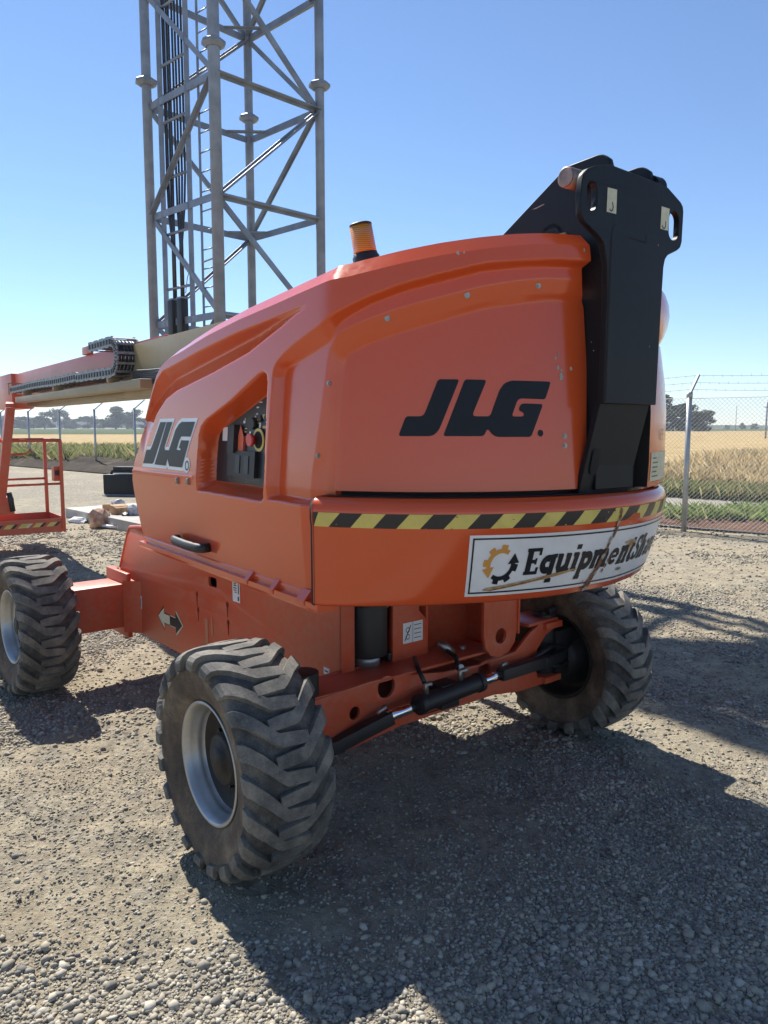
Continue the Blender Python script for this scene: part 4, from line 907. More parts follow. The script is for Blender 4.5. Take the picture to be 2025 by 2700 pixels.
# steer axle beam
sa = MB()
BEAM = [(-.72, .545), (-.45, .56), (-.30, .555), (-.05, .515), (.2, .50), (.42, .515), (.52, .585), (.60, .618), (.72, .622), (.73, .585), (.64, .555), (.58, .50), (.56, .43), (.585, .355), (.66, .345), (.66, .315), (.45, .318), (.25, .345), (-.1, .362), (-.35, .335), (-.60, .31), (-.72, .315)]
sa.prism(BEAM, (0, .0, 0), (1, 0, 0), (0, 0, 1), (0, .016, 0), 0, holes=[circ(-.52, .452, .026, 16), circ(-.36, .52, .045, 16), circ(.21, .47, .040, 16)])
sa.prism([(x, z) for x, z in BEAM], (0, .18, 0), (1, 0, 0), (0, 0, 1), (0, .016, 0), 0)
sa.box((-.2, .10, .548), (1.0, .19, .012)); sa.box((-.2, .10, .345), (1.0, .19, .012)); sa.box((.40, .10, .505), (.36, .19, .012)); sa.box((.62, .09, .62), (.22, .18, .014))
for x in (-.78, .70): sa.box((x - .02, .08, .60), (.12, .2, .03)); sa.box((x - .02, .08, .335), (.12, .2, .03))
sax = sa.build('steer_axle', 'orange2', lift, bevel=.003)
for s_ in (1, -1):
    m = MB(); m.tube([(.71 * s_, .07, .64), (.71 * s_, .07, .30)], .06, 16); m.box((.81 * s_, .07, .45), (.2, .16, .22))
    if s_ > 0: m.tube([(.68, .03, .655), (.74, .03, .665)], .022, 10); m.tube([(.68, .05, .62), (.68, .05, .655)], .012, 8)
    m.build('knuckle', 'dark', sax, bevel=.004)
m = MB(); m.tube([(-.25, -.075, .444), (-.243, -.075, .444), (.088, -.075, .460), (.095, -.075, .460)], [.031, .037, .037, .031], 20, 0)
m.box((-.08, -.04, .44), (.10, .08, .10), 0); m.tube([(-.26, -.075, .4435), (-.235, -.075, .444)], .042, 20); m.tube([(.08, -.075, .459), (.105, -.075, .46)], .042, 20)
m.bar((-.40, -.075, .432), (-.62, -.02, .36), .05, .05, 0); m.bar((-.60, -.02, .36), (-.80, .02, .345), .06, .05, 0); m.bar((.23, -.075, .464), (.56, -.05, .452), .045, .05, 0); m.bar((.54, -.05, .452), (.84, .04, .43), .07, .05, 0)
cyl = m.build('steering_cylinder', 'blackrub', lift, bevel=.002)
m = MB(); m.tube([(-.42, -.075, .434), (-.25, -.075, .444)], .021, 18); m.build('rod', 'chrome', cyl); m = MB(); m.tube([(.09, -.075, .460), (.25, -.075, .466)], .021, 18); m.build('rod', 'chrome', cyl)
for x, y, z, dx in ((-.215, -.075, .51, .02), (-.02, -.075, .525, .03), (.0, -.06, .535, -.01)): m = MB(); m.tube([(x, y, z - .03), (x, y, z + .008), (x + dx, y - .01, z + .012)], .012, 10); m.build('fitting', 'zinc', cyl)
m = MB(); m.tube([(-.47, -.075, .46), (-.43, -.075, .478)], [.006, .011], 8); m.build('grease_nipple', 'zinc', cyl); m = MB(); m.tube([(.235, -.075, .505), (.27, -.075, .51)], .010, 8); m.build('grease_nipple', 'zinc', cyl)
m = MB(); m.tube([(.035, .12, .60), (.06, .10, .585), (.085, .09, .55)], [.012, .02, .026], 12); m.build('valve', 'zinc', sax); m = MB(); m.tube([(.17, .10, .57), (.175, .10, .54), (.18, .10, .50)], [.014, .012, .011], 10)
m.build('valve', 'zinc', sax)
m = MB(); m.tube([(-.02, -.06, .54), (.03, .0, .565), (.06, .09, .57)], .010, 8); m.build('hydraulic_hose', 'cable', sax); m = MB(); m.tube([(-.21, -.06, .52), (-.19, .0, .56), (-.12, .10, .57)], .010, 8); m.build('hydraulic_hose', 'cable', sax); m = MB(); m.tube([(.5, -.03, .47), (.66, -.02, .50), (.80, .0, .47), (.82, .02, .42)], .011, 8); m.tube([(.52, -.03, .44), (.70, -.04, .40), (.82, .0, .39)], .011, 8); m.build('hydraulic_hose', 'cable', sax)

# ---- wheels
PROF = [(0, .396), (.06, .3945), (.11, .389), (.135, .382), (.149, .371), (.1545, .358), (.1555, .340)]
PL = np.r_[0, np.cumsum([math.hypot(PROF[i + 1][0] - PROF[i][0], PROF[i + 1][1] - PROF[i][1]) for i in range(len(PROF) - 1)])]
def prof_pt(p, h):
    q = abs(p); w_ = np.interp(q, PL, [a for a, _ in PROF]); r_ = np.interp(q, PL, [b for _, b in PROF])
    e = .004; dw = np.interp(q + e, PL, [a for a, _ in PROF]) - np.interp(max(q - e, 0), PL, [a for a, _ in PROF]); dr = np.interp(q + e, PL, [b for _, b in PROF]) - np.interp(max(q - e, 0), PL, [b for _, b in PROF])
    L = math.hypot(dw, dr) + 1e-9; nw, nr_ = -dr / L, dw / L
    if q < .02: nw, nr_ = 0, 1
    s_ = 1 if p >= 0 else -1; return s_ * (w_ + nw * h), r_ + nr_ * h
def tyre_mesh(dirn):
    t = MB()
    car = [(-.112, .214), (-.120, .225), (-.134, .248), (-.147, .285), (-.152, .312), (-.1535, .326), (-.157, .331), (-.157, .336), (-.154, .340), (-.153, .36), (-.147, .371), (-.135, .381), (-.11, .388), (-.06, .3935), (0, .395)]
    car += [(-a, b) for a, b in car[-2::-1]]
    iw = 8
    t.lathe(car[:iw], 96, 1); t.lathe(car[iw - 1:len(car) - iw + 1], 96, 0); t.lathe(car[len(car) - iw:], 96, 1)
    NL = 21; pit = 2 * math.pi / NL; rad = .41
    ctr = [(.064, -.004, .0205), (.02, .0, .0225), (-.036, .004, .0235), (-.048, .012, .0245), (-.105, .070, .0275), (-.150, .116, .030), (-.172, .130, .030), (-.192, .137, .025)]
    for side in (1, -1):
        for k in range(NL):
            base = k * pit + (pit / 2 if side < 0 else 0) + random.uniform(-.004, .004)
            fine = []
            for i in range(len(ctr) - 1):
                for j in range(3): fine.append(tuple(ctr[i][m_] + (ctr[i + 1][m_] - ctr[i][m_]) * j / 3 for m_ in range(3)))
            fine.append(ctr[-1]); vs = []; n = len(fine)
            for (p, a, hw) in fine:
                h = .021 if abs(p) < .152 else .021 - .011 * (abs(p) - .152) / .04
                for hh_, kx in ((-.004, 1.10), (h * .90, 1.0), (h, .955)):
                    for sg_ in (-1, 1):
                        w_, r_ = prof_pt(p, hh_); ang_ = base + dirn * (a / rad) + sg_ * hw * kx / rad
                        vs.append((side * w_, r_ * math.cos(ang_), r_ * math.sin(ang_)))
            fs = []
            for i in range(n - 1):
                o = i * 6; e = o + 6
                ring_ = [0, 2, 4, 5, 3, 1]
                for u in range(5): fs.append((o + ring_[u], o + ring_[u + 1], e + ring_[u + 1], e + ring_[u]))
            fs.append((0, 2, 4, 5, 3, 1)); o = (n - 1) * 6; fs.append(tuple(o + u for u in (1, 3, 5, 4, 2, 0)))
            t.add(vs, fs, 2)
    return t
def wheel(x, y, rz, dirn, tyre_me):
    wl = MB()
    rim_ = [(.114, .2135), (.122, .2235), (.127, .222), (.128, .216), (.122, .209), (.110, .205), (.100, .199), (.090, .1985), (.082, .1925), (.066, .191), (.056, .189), (.048, .185)]
    wl.lathe(rim_, 72, 0)
    wl.lathe([(-.114, .2135), (-.122, .2235), (-.127, .222), (-.122, .209), (-.10, .204), (-.06, .195), (-.012, .186), (-.016, .165)], 72, 1)
    w_ = wl.build('wheel', ['silver', 'dark'], lift); w_.location = (x, y, .397); w_.scale = (.965, .965, .965); w_.rotation_euler = (random.uniform(0, .3), 0, rz)
    d1 = MB(); d1.lathe([(.049, .186), (.043, .172), (.030, .15), (.034, .128), (.036, .098), (.072, .092), (.078, .084), (.078, .056), (.092, .050), (.095, .0)], 40, 0); d1.lathe([(-.014, .17), (-.03, .14), (-.11, .13), (-.14, .11), (-.15, 0)], 32, 0)
    for k in range(9):
        a = 6.283 * k / 9; c = Vector((.033, .112 * math.cos(a), .098 * math.sin(a))); d1.tube([c, c + Vector((.022, 0, 0))], .011, 6, 0, smooth=False)
    d1.build('hub', 'dark', w_)
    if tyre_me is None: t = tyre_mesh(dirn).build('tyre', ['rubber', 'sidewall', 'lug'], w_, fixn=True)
    else: t = bpy.data.objects.new('tyre', tyre_me); col.objects.link(t); t.parent = w_
    return w_, t.data
w1, tl = wheel(-.985, .065, R(180 - 2), 1, None)
w3, _ = wheel(-1.01, 2.455, R(180), 1, tl)
w2, tr_ = wheel(.945, .075, R(-2), -1, None)
w4, _ = wheel(.985, 2.455, 0, -1, tr_)
# ================================================================== lattice tower
tw = empty('lattice_tower', (-2.28, 12.28, 0)); tag(tw, 'tall grey steel lattice tower with ladder and black cables', 'tower')
O = Vector((-2.28, 12.28, 0))
LEG = {'n': Vector((-2.295, 11.0, 0)) - O, 'l': Vector((-3.565, 12.19, 0)) - O, 'r': Vector((-.978, 12.31, 0)) - O, 'b': Vector((-2.265, 13.56, 0)) - O}
JZ = [1.5, 3.10, 4.71, 6.31, 7.91, 9.51, 11.11, 12.71, 14.31]; TOPZ = 15.2
for k, p in LEG.items():
    m = MB(); r = .082 if k == 'n' else .070; m.tube([p + Vector((0, 0, .2)), p + Vector((0, 0, TOPZ))], r, 20)
    for jz in JZ: m.box(p * .965 + Vector((0, 0, jz)), (.05, .05, .26))
    lg = m.build('leg', 'galv', tw)
    for fz in (.30, 6.67, 12.77):
        f = MB(); f.lathe([(-.055, .0), (-.055, .11), (-.020, .165), (-.003, .165), (-.003, .158), (.003, .158), (.003, .165), (.020, .165), (.055, .11), (.055, 0)], 8, 0, 'Z', (p.x, p.y, fz), smooth=False)
        f.build('flange', 'galv', lg)
def brace(a, b, w_=.085, t=.012, name='brace'):
    m = MB(); m.bar(a, b, t, w_); d_ = (Vector(b) - Vector(a)); n_ = d_.cross(Vector((0, 0, 1))).normalized()
    m.bar(Vector(a) + n_ * w_ * .5, Vector(b) + n_ * w_ * .5, w_, t, 0); m.build(name, 'galv', tw)
Z = lambda k, z: LEG[k] * .985 + Vector((0, 0, z))
faces = [('n', 'r', 0), ('n', 'l', 1), ('r', 'b', 1), ('b', 'l', 0)]   # parity: which end is high on even joints
for j, z in enumerate(JZ):
    for a, b, par in faces: brace(Z(a, z), Z(b, z), .10, name='girt')
    if z < 9:
        for k, (p, q) in {'b': ('l', 'r'), 'r': ('n', 'b')}.items():
            f_ = .24 if k == 'b' else .10; A = Z(k, z + .03).lerp(Z(p, z + .03), f_); B = Z(k, z + .03).lerp(Z(q, z + .03), f_); brace(A, B, .05, name='corner_brace')
for j in range(len(JZ) - 1):
    z0, z1 = JZ[j], JZ[j + 1]
    for a, b, par in faces:
        # near and back legs meet the diagonals on even joints (4.71, 7.91 ...)
        ev = (j % 2 == 0)
        lo_a = ev if par == 0 else not ev
        # diagonal runs from a at an even joint to b at an odd joint
        if lo_a: brace(Z(a, z0), Z(b, z1), .075)
        else: brace(Z(b, z0), Z(a, z1), .075)
# climbing ladder and cable ladder just inside the left face
def fp(t, z, inn=.06): 
    p = LEG['n'].lerp(LEG['l'], t); return p * (1 - inn) + Vector((0, 0, z))
ld = MB()
for t in (.075, .255): ld.box(fp(t, 7.8), (.03, .03, 14.6))
z = .6
while z < 15: ld.tube([fp(.075, z), fp(.255, z)], .010, 6); z += .265
ld.build('ladder', 'galv', tw)
cl = MB()
for t in (.41, .835): cl.box(fp(t, 7.8, .04), (.065, .05, 14.6))
for z in np.arange(1.2, 15, .8): cl.tube([fp(.47, z, .05), fp(.82, z, .05)], .022, 6)
cl.build('cable_ladder', 'galv', tw)
tk = [.50, .55, .60, .645, .70, .735, .775, .80]
for i, t in enumerate(tk):
    g_ = .70 if i >= 4 else .575; g2 = g_ + .012 * ((i % 4) - 1.5)
    m = MB(); m.tube([fp(t, 15, .07), fp(t + .01, 9, .07), fp(t, 6.4, .07), fp(t, 5.2, .07), fp(t + .3 * (g2 - t), 4.7, .06), fp(g2, 4.25, .05), fp(g2, 3.42, .05)], .016, 6); m.build('cable', 'cable', tw)
m = MB(); m.tube([fp(.40, 3.8), fp(.45, 3.83), fp(.50, 3.72), fp(.535, 3.5)], .006, 5); m.build('cable', 'cable', tw)
for t in (.555, .70):
    m = MB(); p = fp(t, 3.13, .02); m.box(p, (.125, .12, .58), 0, Matrix.Rotation(R(-43), 3, 'Z')); bx_ = m.build('equipment_box', 'blackrub', tw, bevel=.008)
    f = MB(); f.box(p + Vector((0, 0, .30)), (.13, .125, .025), 0, Matrix.Rotation(R(-43), 3, 'Z')); f.box(p - Vector((0, 0, .30)), (.13, .125, .025), 0, Matrix.Rotation(R(-43), 3, 'Z')); f.build('bracket', 'galv', bx_)
m = MB(); m.tube([fp(.05, 3.88, .0), fp(.22, 3.86, .0)], .012, 8); m.build('step_bolt', 'zinc', tw)
# antenna drums above the frame; only their shadow falls on the yard
m = MB()
for (x, y, z, r) in ((.15, -.35, 9.7, .85), (.75, .5, 10.5, .6)):
    m.lathe([(-.25, .0), (-.25, r), (.22, r), (.30, 0)], 28, 0, 'Y', (x, y, z))
m.build('dish_antenna', 'galv', tw)

# concrete footing with rubbish on it
sb_ = MB(); c = Vector((-3.05, 12.6, .11)); sb_.box((0, 0, 0), (4.1, 4.1, .20), 0)
slab = sb_.build('concrete_slab', 'concrete', bevel=.012); slab.location = (-2.57, 12.98, .055); slab.rotation_euler = (0, 0, R(-47.7))
tag(slab, 'pale concrete footing slab under the lattice tower', 'slab')
def crumple(name, loc, s, m_, label, cat, seed, group=None, n=2):
    r_ = np.random.default_rng(seed); bm = bmesh.new(); bmesh.ops.create_icosphere(bm, subdivisions=n, radius=1)
    for v in bm.verts:
        k = 1 + .5 * (r_.random() - .5); v.co = Vector((v.co.x * s[0] * k, v.co.y * s[1] * k, max(v.co.z, -.55) * s[2] * k))
    me = bpy.data.meshes.new(name); bm.to_mesh(me); bm.free(); me.materials.append(M[m_]); o = bpy.data.objects.new(name, me); col.objects.link(o); o.location = (loc[0], loc[1], loc[2] + s[2] * .5)
    o.rotation_euler = (0, 0, r_.random() * 6); tag(o, label, cat, group); return o
M['bagorange'] = simple('orange mesh bag', (.62, .24, .09), .7, var=.5, scale=9, c2=(.75, .55, .40))
M['card'] = simple('brown card', (.42, .26, .13), .8, var=.3, scale=9)
M['greyrag'] = simple('grey plastic scrap', (.42, .43, .46), .6, var=.5, scale=14)
M['whiterag'] = simple('white wrap', (.70, .70, .70), .7, var=.2, scale=9)
def box_thing(name, loc, d_, rz, m_, label, cat, rx=0):
    b = MB(); b.box((0, 0, 0), d_); b.box((0, 0, d_[2] * .5 + .004), (d_[0] * .96, d_[1] * .4, .006)); o = b.build(name, m_, bevel=.006); o.location = loc; o.rotation_euler = (rx, 0, rz); tag(o, label, cat)
crumple('sack', (-4.42, 11.87, 0), (.17, .14, .19), 'bagorange', 'crumpled orange and cream sack lying on the gravel beside the concrete slab', 'sack', 4)
m = MB(); m.tube([(0, 0, .03), (.16, -.10, .025), (.30, -.17, .03)], [.026, .022, .02], 8); m.box((.33, -.19, .035), (.07, .05, .05)); o = m.build('white_strap', 'whiterag'); o.location = (-4.32, 11.74, 0); tag(o, 'white strap with black buckle trailing from the orange sack', 'strap')
crumple('black_rag', (-4.08, 11.86, 0), (.12, .08, .07), 'blackrub', 'small black scrap on gravel right of the orange sack', 'rag', 6)
crumple('white_wrap', (-4.98, 12.42, 0), (.20, .10, .05), 'whiterag', 'flat white wrapping lying on gravel left of the orange sack', 'wrapping', 8)
box_thing('cardboard_box', (-4.605, 12.70, .205), (.12, .10, .10), .3, 'card', 'small brown cardboard box, leftmost item on the concrete slab', 'box')
box_thing('cardboard_box', (-4.22, 12.22, .22), (.26, .18, .13), .9, 'card', 'larger brown carton lying open among rags on the concrete slab', 'carton', .25)
crumple('plastic_scrap', (-4.55, 13.1, .155), (.12, .09, .10), 'greyrag', 'grey plastic scrap behind the brown carton on the slab', 'scrap', 12)
crumple('plastic_bag', (-3.93, 12.10, .155), (.17, .12, .12), 'greyrag', 'rumpled grey plastic bag right of the carton on the slab', 'bag', 14)
crumple('black_cloth', (-4.05, 11.98, .155), (.10, .06, .04), 'blackrub', 'flat black cloth at the slab edge in front of the carton', 'cloth', 15)
crumple('orange_cloth', (-3.86, 12.35, .155), (.12, .10, .10), 'bagorange', 'orange cloth on the slab next to the orange machine', 'cloth', 17)

# black attachment box standing on the gravel
bb = empty('black_attachment', (-5.72, 17.4, 0), R(-8)); tag(bb, 'black steel attachment box standing on gravel behind the boom lift', 'attachment')
m = MB(); m.box((0, 0, .25), (1.1, .5, .44)); m.build('shell', 'black', bb, bevel=.02)
m = MB(); m.tube([(-.42, -.1, .47), (-.40, -.1, .54), (.5, -.1, .54), (.52, -.1, .47)], .035, 10); m.box((.0, 0, .60), (.7, .3, .07)); m.build('lifting_frame', 'black', bb)
m = MB(); m.box((0, -.256, .29), (.09, .012, .20)); m.build('slot', 'gap', bb)
m = MB(); m.box((0, -.2, .015), (1.1, .25, .02)); m.build('skid', 'galv', bb)

# ================================================================== fences
def fence(name, A, B, n, hgt, label, wire_r, pitch, arm):
    A = Vector(A + (0,)); B = Vector(B + (0,)); D = B - A; L = D.length; d_ = D.normalized(); nrm_ = Vector((-d_.y, d_.x, 0)) 
    root = empty(name, A); tag(root, label, 'fence')
    for i in range(n):
        p = d_ * (L * i / (n - 1)); m = MB(); m.tube([p + Vector((0, 0, -.1)), p + Vector((0, 0, hgt))], .038, 12); m.tube([p + Vector((0, 0, hgt - .02)), p + Vector((0, 0, hgt + .06))], .044, 12)
        po = m.build('post', 'galvp', root); q = MB(); q.bar(p + Vector((0, 0, hgt + .03)), p + arm + Vector((0, 0, hgt + .03)), .03, .035); q.build('barb_arm', 'galv', po)
    m = MB(); s = pitch; k = -hgt
    while k < L:
        for sg_ in (1, -1):
            x0, x1 = k, k + hgt; z0, z1 = .02, hgt - .02
            if sg_ < 0: z0, z1 = z1, z0
            if x0 < 0: z0 += (z1 - z0) * (-x0 / hgt); x0 = 0
            if x1 > L: z1 = z0 + (z1 - z0) * ((L - x0) / (x1 - x0)); x1 = L
            if x1 > x0: m.tube([d_ * x0 + nrm_ * .03 + Vector((0, 0, z0)), d_ * x1 + nrm_ * (.03 + .004 * sg_) + Vector((0, 0, z1))], wire_r, 3, cap=False, smooth=False)
        k += s
    m.tube([nrm_ * .03 + Vector((0, 0, hgt - .03)), d_ * L + nrm_ * .03 + Vector((0, 0, hgt - .03))], wire_r * 1.3, 4); m.tube([nrm_ * .03 + Vector((0, 0, .05)), d_ * L + nrm_ * .03 + Vector((0, 0, .05))], wire_r * 1.5, 4)
    m.build('wire_mesh', 'wire', root)
    for f in (.25, .6, .97):
        o_ = arm * f + Vector((0, 0, hgt + .03)); m = MB(); pts = []
        for i in range(n - 1):
            for t in np.linspace(0, 1, 9)[:-1]: pts.append(d_ * (L * (i + t) / (n - 1)) + o_ - Vector((0, 0, .05 * 4 * t * (1 - t))))
        pts.append(d_ * L + o_); m.tube(pts, wire_r * 1.05, 4)
        x = .1
        while x < L:
            c = d_ * x + o_ - Vector((0, 0, .02)); m.tube([c - Vector((0, 0, .022)) + d_ * .01, c + Vector((0, 0, .022))], wire_r * .9, 3); x += .13
        m.build('barbed_wire', 'galv', root)
M['wire'] = simple('chain link wire', (.40, .41, .42), .5, .5)
dR = Vector((5.377 - 4.193, 10.675 - 11.627, 0)).normalized(); p0 = Vector((4.473, 11.387, 0))
A_ = p0 - dR * 6.4; B_ = p0 + dR * 9.6
fence('chain_link_fence', (A_.x, A_.y), (B_.x, B_.y), 6, 1.98, 'near chain-link fence with barbed wire beside the weeds and wheat field', .0024, .062, Vector((.17, .12, .29)))
A_ = Vector((-20.3, 36.6)); B_ = Vector((-4.2, 21.9))
fence('chain_link_fence', (A_.x, A_.y), (B_.x, B_.y), 9, 2.08, 'distant chain-link fence behind the work platform and dark berm', .0012, .10, Vector((.28, .22, .30)))

# ================================================================== fields, berm, weeds
def soil(name, stops, scale, bmp=.5, rough=.95, c2=None):
    m, nt, p = mat(name); g = nt.nodes.new('ShaderNodeNewGeometry'); n_ = noise(nt, scale, 7, .65, g.outputs['Position'])
    lk(nt, ramp(nt, n_.outputs['Fac'], [(a_, tuple(.76 * q for q in c_)) for a_, c_ in stops]).outputs[0], p.inputs['Base Color']); p.inputs['Roughness'].default_value = rough; p.inputs['Specular IOR Level'].default_value = .1
    bump(nt, p, noise(nt, scale * 6, 4, .6, g.outputs['Position']).outputs['Fac'], bmp, .06); return m
M['wheat'] = soil('ripe wheat', [(.3, (.40, .28, .12)), (.5, (.52, .38, .18)), (.7, (.62, .47, .25))], .9)
M['greenfield'] = soil('green crop', [(.3, (.055, .085, .022)), (.7, (.11, .15, .045))], .4)
M['road'] = soil('pale gravel road', [(.3, (.34, .31, .26)), (.7, (.48, .44, .37))], 1.5, .7)
M['dirt'] = soil('red brown dirt', [(.3, (.12, .065, .045)), (.6, (.22, .13, .09)), (.75, (.30, .20, .14))], 1.6, .9)
M['berm'] = soil('dark soil', [(.3, (.045, .036, .028)), (.6, (.10, .08, .06)), (.78, (.22, .18, .13))], 1.1, .9)
def sheet(name, pts, z, m_):
    me = bpy.data.meshes.new(name); me.from_pydata([(x, y, z) for x, y in pts], [], [tuple(range(len(pts)))]); me.materials.append(M[m_]); o = bpy.data.objects.new(name, me); col.objects.link(o); tag(o, kind='structure'); return o
# right side, bands parallel to the near fence; left side, bands parallel to the far fence
fd = dR; fn = Vector((-fd.y, fd.x, 0)); fn = fn if fn.y > 0 else -fn
def off(d0, a, b): return [(p0 + fd * a + fn * d0)[:2], (p0 + fd * b + fn * d0)[:2]]
def band(name, d0, d1, a, b, z, m_): q = off(d0, a, b) + off(d1, a, b)[::-1]; return sheet(name, q, z, m_)
band('weed_strip_ground', .25, 2.9, -2.6, 30, .030, 'dirt')
band('gravel_road', 2.9, 5.0, -2.6, 40, .034, 'road')
band('field_verge', 5.0, 6.6, -2.6, 60, .036, 'greenfield')
def hump(name, a, b, d0, d1, h, m_, na=60, nb=14, seed=0):
    u = np.linspace(0, 1, na); v = np.linspace(0, 1, nb); U_, V_ = np.meshgrid(u, v); A = np.array(a); B = np.array(b); dd = (B - A) / np.linalg.norm(B - A); nn = np.array([-dd[1], dd[0]])
    X = A[0] + (B - A)[0] * U_ + nn[0] * (d0 + (d1 - d0) * V_); Y = A[1] + (B - A)[1] * U_ + nn[1] * (d0 + (d1 - d0) * V_)
    Zz = h * np.sin(np.pi * V_) ** .8 * (.6 + .8 * fbm(X * .5 + seed, Y * .5, 4)) + .1 * (fbm(X * 3, Y * 3, 3) - .5) * np.sin(np.pi * V_) + .02
    m = MB(); m.grid(np.stack([X, Y, Zz], -1)); o = m.build(name, m_); tag(o, kind='structure'); return o
hump('soil_berm', (-21, 36.2), (-4, 20.7), -.2, 2.9, .42, 'berm')
hump('soil_mound', tuple((p0 + fd * -2.4)[:2]), tuple((p0 + fd * 2.4)[:2]), .3, 2.6, .10, 'dirt', seed=5)
# fields
sheet('wheat_field', [(2.0, 24), (14, 15.2), (120, 40), (400, 150), (18, 150), (3, 60)], .58, 'wheat')
sheet('stubble_field', [(-60, 62), (-36, 43), (-4, 27), (0, 33), (0, 120), (-110, 120)], .25, 'wheat')
sheet('green_crop_field', [(-300, 121), (8, 121), (20, 340), (-400, 340)], .27, 'greenfield')
sheet('green_field_edge', [(10, 151), (500, 151), (900, 420), (10, 420)], .3, 'greenfield')
# blades: weeds along the fence, grass verge, wheat ears
def leafmat(name, cols, tr=.25):
    m, nt, p = mat(name); g = nt.nodes.new('ShaderNodeNewGeometry')
    r_ = ramp(nt, g.outputs['Random Per Island'], [(i / (len(cols) - 1), tuple(.8 * q for q in c)) for i, c in enumerate(cols)]); lk(nt, r_.outputs[0], p.inputs['Base Color']); p.inputs['Roughness'].default_value = .75; p.inputs['Specular IOR Level'].default_value = .2
    t = nt.nodes.new('ShaderNodeBsdfTranslucent'); lk(nt, r_.outputs[0], t.inputs['Color']); mx = nt.nodes.new('ShaderNodeMixShader'); mx.inputs[0].default_value = tr
    lk(nt, p.outputs[0], mx.inputs[1]); lk(nt, t.outputs[0], mx.inputs[2]); lk(nt, mx.outputs[0], nt.nodes['Material Output'].inputs['Surface']); return m
M['weed'] = leafmat('weeds', [(.17, .25, .06), (.28, .39, .10), (.40, .48, .17), (.50, .46, .24)], .5)
M['verge'] = leafmat('verge grass', [(.14, .20, .055), (.25, .30, .09), (.40, .36, .16), (.56, .46, .25)], .5)
M['ear'] = leafmat('wheat ears', [(.55, .41, .20), (.68, .53, .28), (.80, .66, .40)], .6)
M['leafA'] = leafmat('dark foliage', [(.022, .042, .016), (.040, .070, .024), (.065, .105, .034), (.095, .14, .046)])
M['leafB'] = leafmat('grey green foliage', [(.035, .055, .022), (.06, .085, .035), (.10, .12, .055), (.15, .17, .08)])
M['bark'] = simple('bark', (.09, .07, .05), .9, var=.3)
def blades(name, P, H, W, m_, lean=.35):
    N = len(P); a = rng.uniform(0, 6.283, N); tx, ty = np.cos(a), np.sin(a); l = rng.normal(0, lean, (N, 2)) * H[:, None]
    v = np.zeros((N, 4, 3)); v[:, 0] = P - np.stack([tx * W, ty * W, 0 * W], -1); v[:, 1] = P + np.stack([tx * W, ty * W, 0 * W], -1)
    tip = P + np.stack([l[:, 0], l[:, 1], H], -1); md = P + np.stack([l[:, 0] * .35, l[:, 1] * .35, H * .6], -1); v[:, 2] = md + np.stack([tx * W * .8, ty * W * .8, 0 * W], -1); v[:, 3] = tip
    me = bpy.data.meshes.new(name); me.vertices.add(N * 4); me.vertices.foreach_set('co', v.astype(np.float32).ravel()); quick_mesh(me, np.arange(N * 4).reshape(N, 4)); me.materials.append(M[m_])
    o = bpy.data.objects.new(name, me); col.objects.link(o); return o
def along(N, d0, d1, a, b):
    t = rng.uniform(a, b, N); s = rng.uniform(d0, d1, N); return np.stack([p0.x + fd.x * t + fn.x * s, p0.y + fd.y * t + fn.y * s, np.full(N, .02)], -1)
P = along(26000, .2, 2.7, -1.2, 7); k = fbm(P[:, 0] * .9 + 2, P[:, 1] * .9, 3) + .16 * (((P - np.array(p0)) @ np.array(fd)) - .6) > .56; P = P[k]
tag(blades('weeds', P, rng.uniform(.06, .34, len(P)), rng.uniform(.006, .018, len(P)), 'weed', .5), 'bright green weeds growing along the near fence', 'weeds', kind='stuff')
P = along(22000, 4.9, 6.3, -2.6, 16); tag(blades('verge_grass', P, rng.uniform(.12, .42, len(P)), rng.uniform(.006, .016, len(P)), 'verge', .3), 'green and brown grass verge at the edge of the wheat', 'grass', kind='stuff')
P = along(70000, 6.0, 15, -3, 26); P[:, 2] = .12 + .08 * np.clip(((P - np.array(p0)) @ np.array(fn)) - 6, 0, 4); o = blades('wheat', P, rng.uniform(.22, .50, len(P)), rng.uniform(.004, .011, len(P)), 'ear', .28); tag(o, 'ripe golden wheat standing in the field', 'wheat', kind='stuff')
t = rng.uniform(0, 1, 16000); s = rng.uniform(1.0, 7.5, 16000); P = np.stack([-21 + 17 * t + .68 * s, 36.2 - 15.5 * t + .74 * s, np.full(16000, .2)], -1)
tag(blades('berm_grass', P, rng.uniform(.1, .75, len(P)) * (.4 + .8 * fbm(P[:, 0] * .4, P[:, 1] * .4, 3)), rng.uniform(.012, .03, len(P)), 'verge', .4), 'tall dry and green grass behind the far fence', 'grass', kind='stuff')
P = np.stack([rng.uniform(-19.5, -11.5, 6000), rng.uniform(0, 1, 6000), np.full(6000, .1)], -1); P[:, 1] = 36.8 - (P[:, 0] + 21) * .91 + P[:, 1] * 3.
tag(blades('dark_weeds', P, rng.uniform(.15, .65, 6000), rng.uniform(.008, .02, 6000), 'verge', .5), 'tall dark weeds on the berm behind the work platform', 'weeds', kind='stuff')

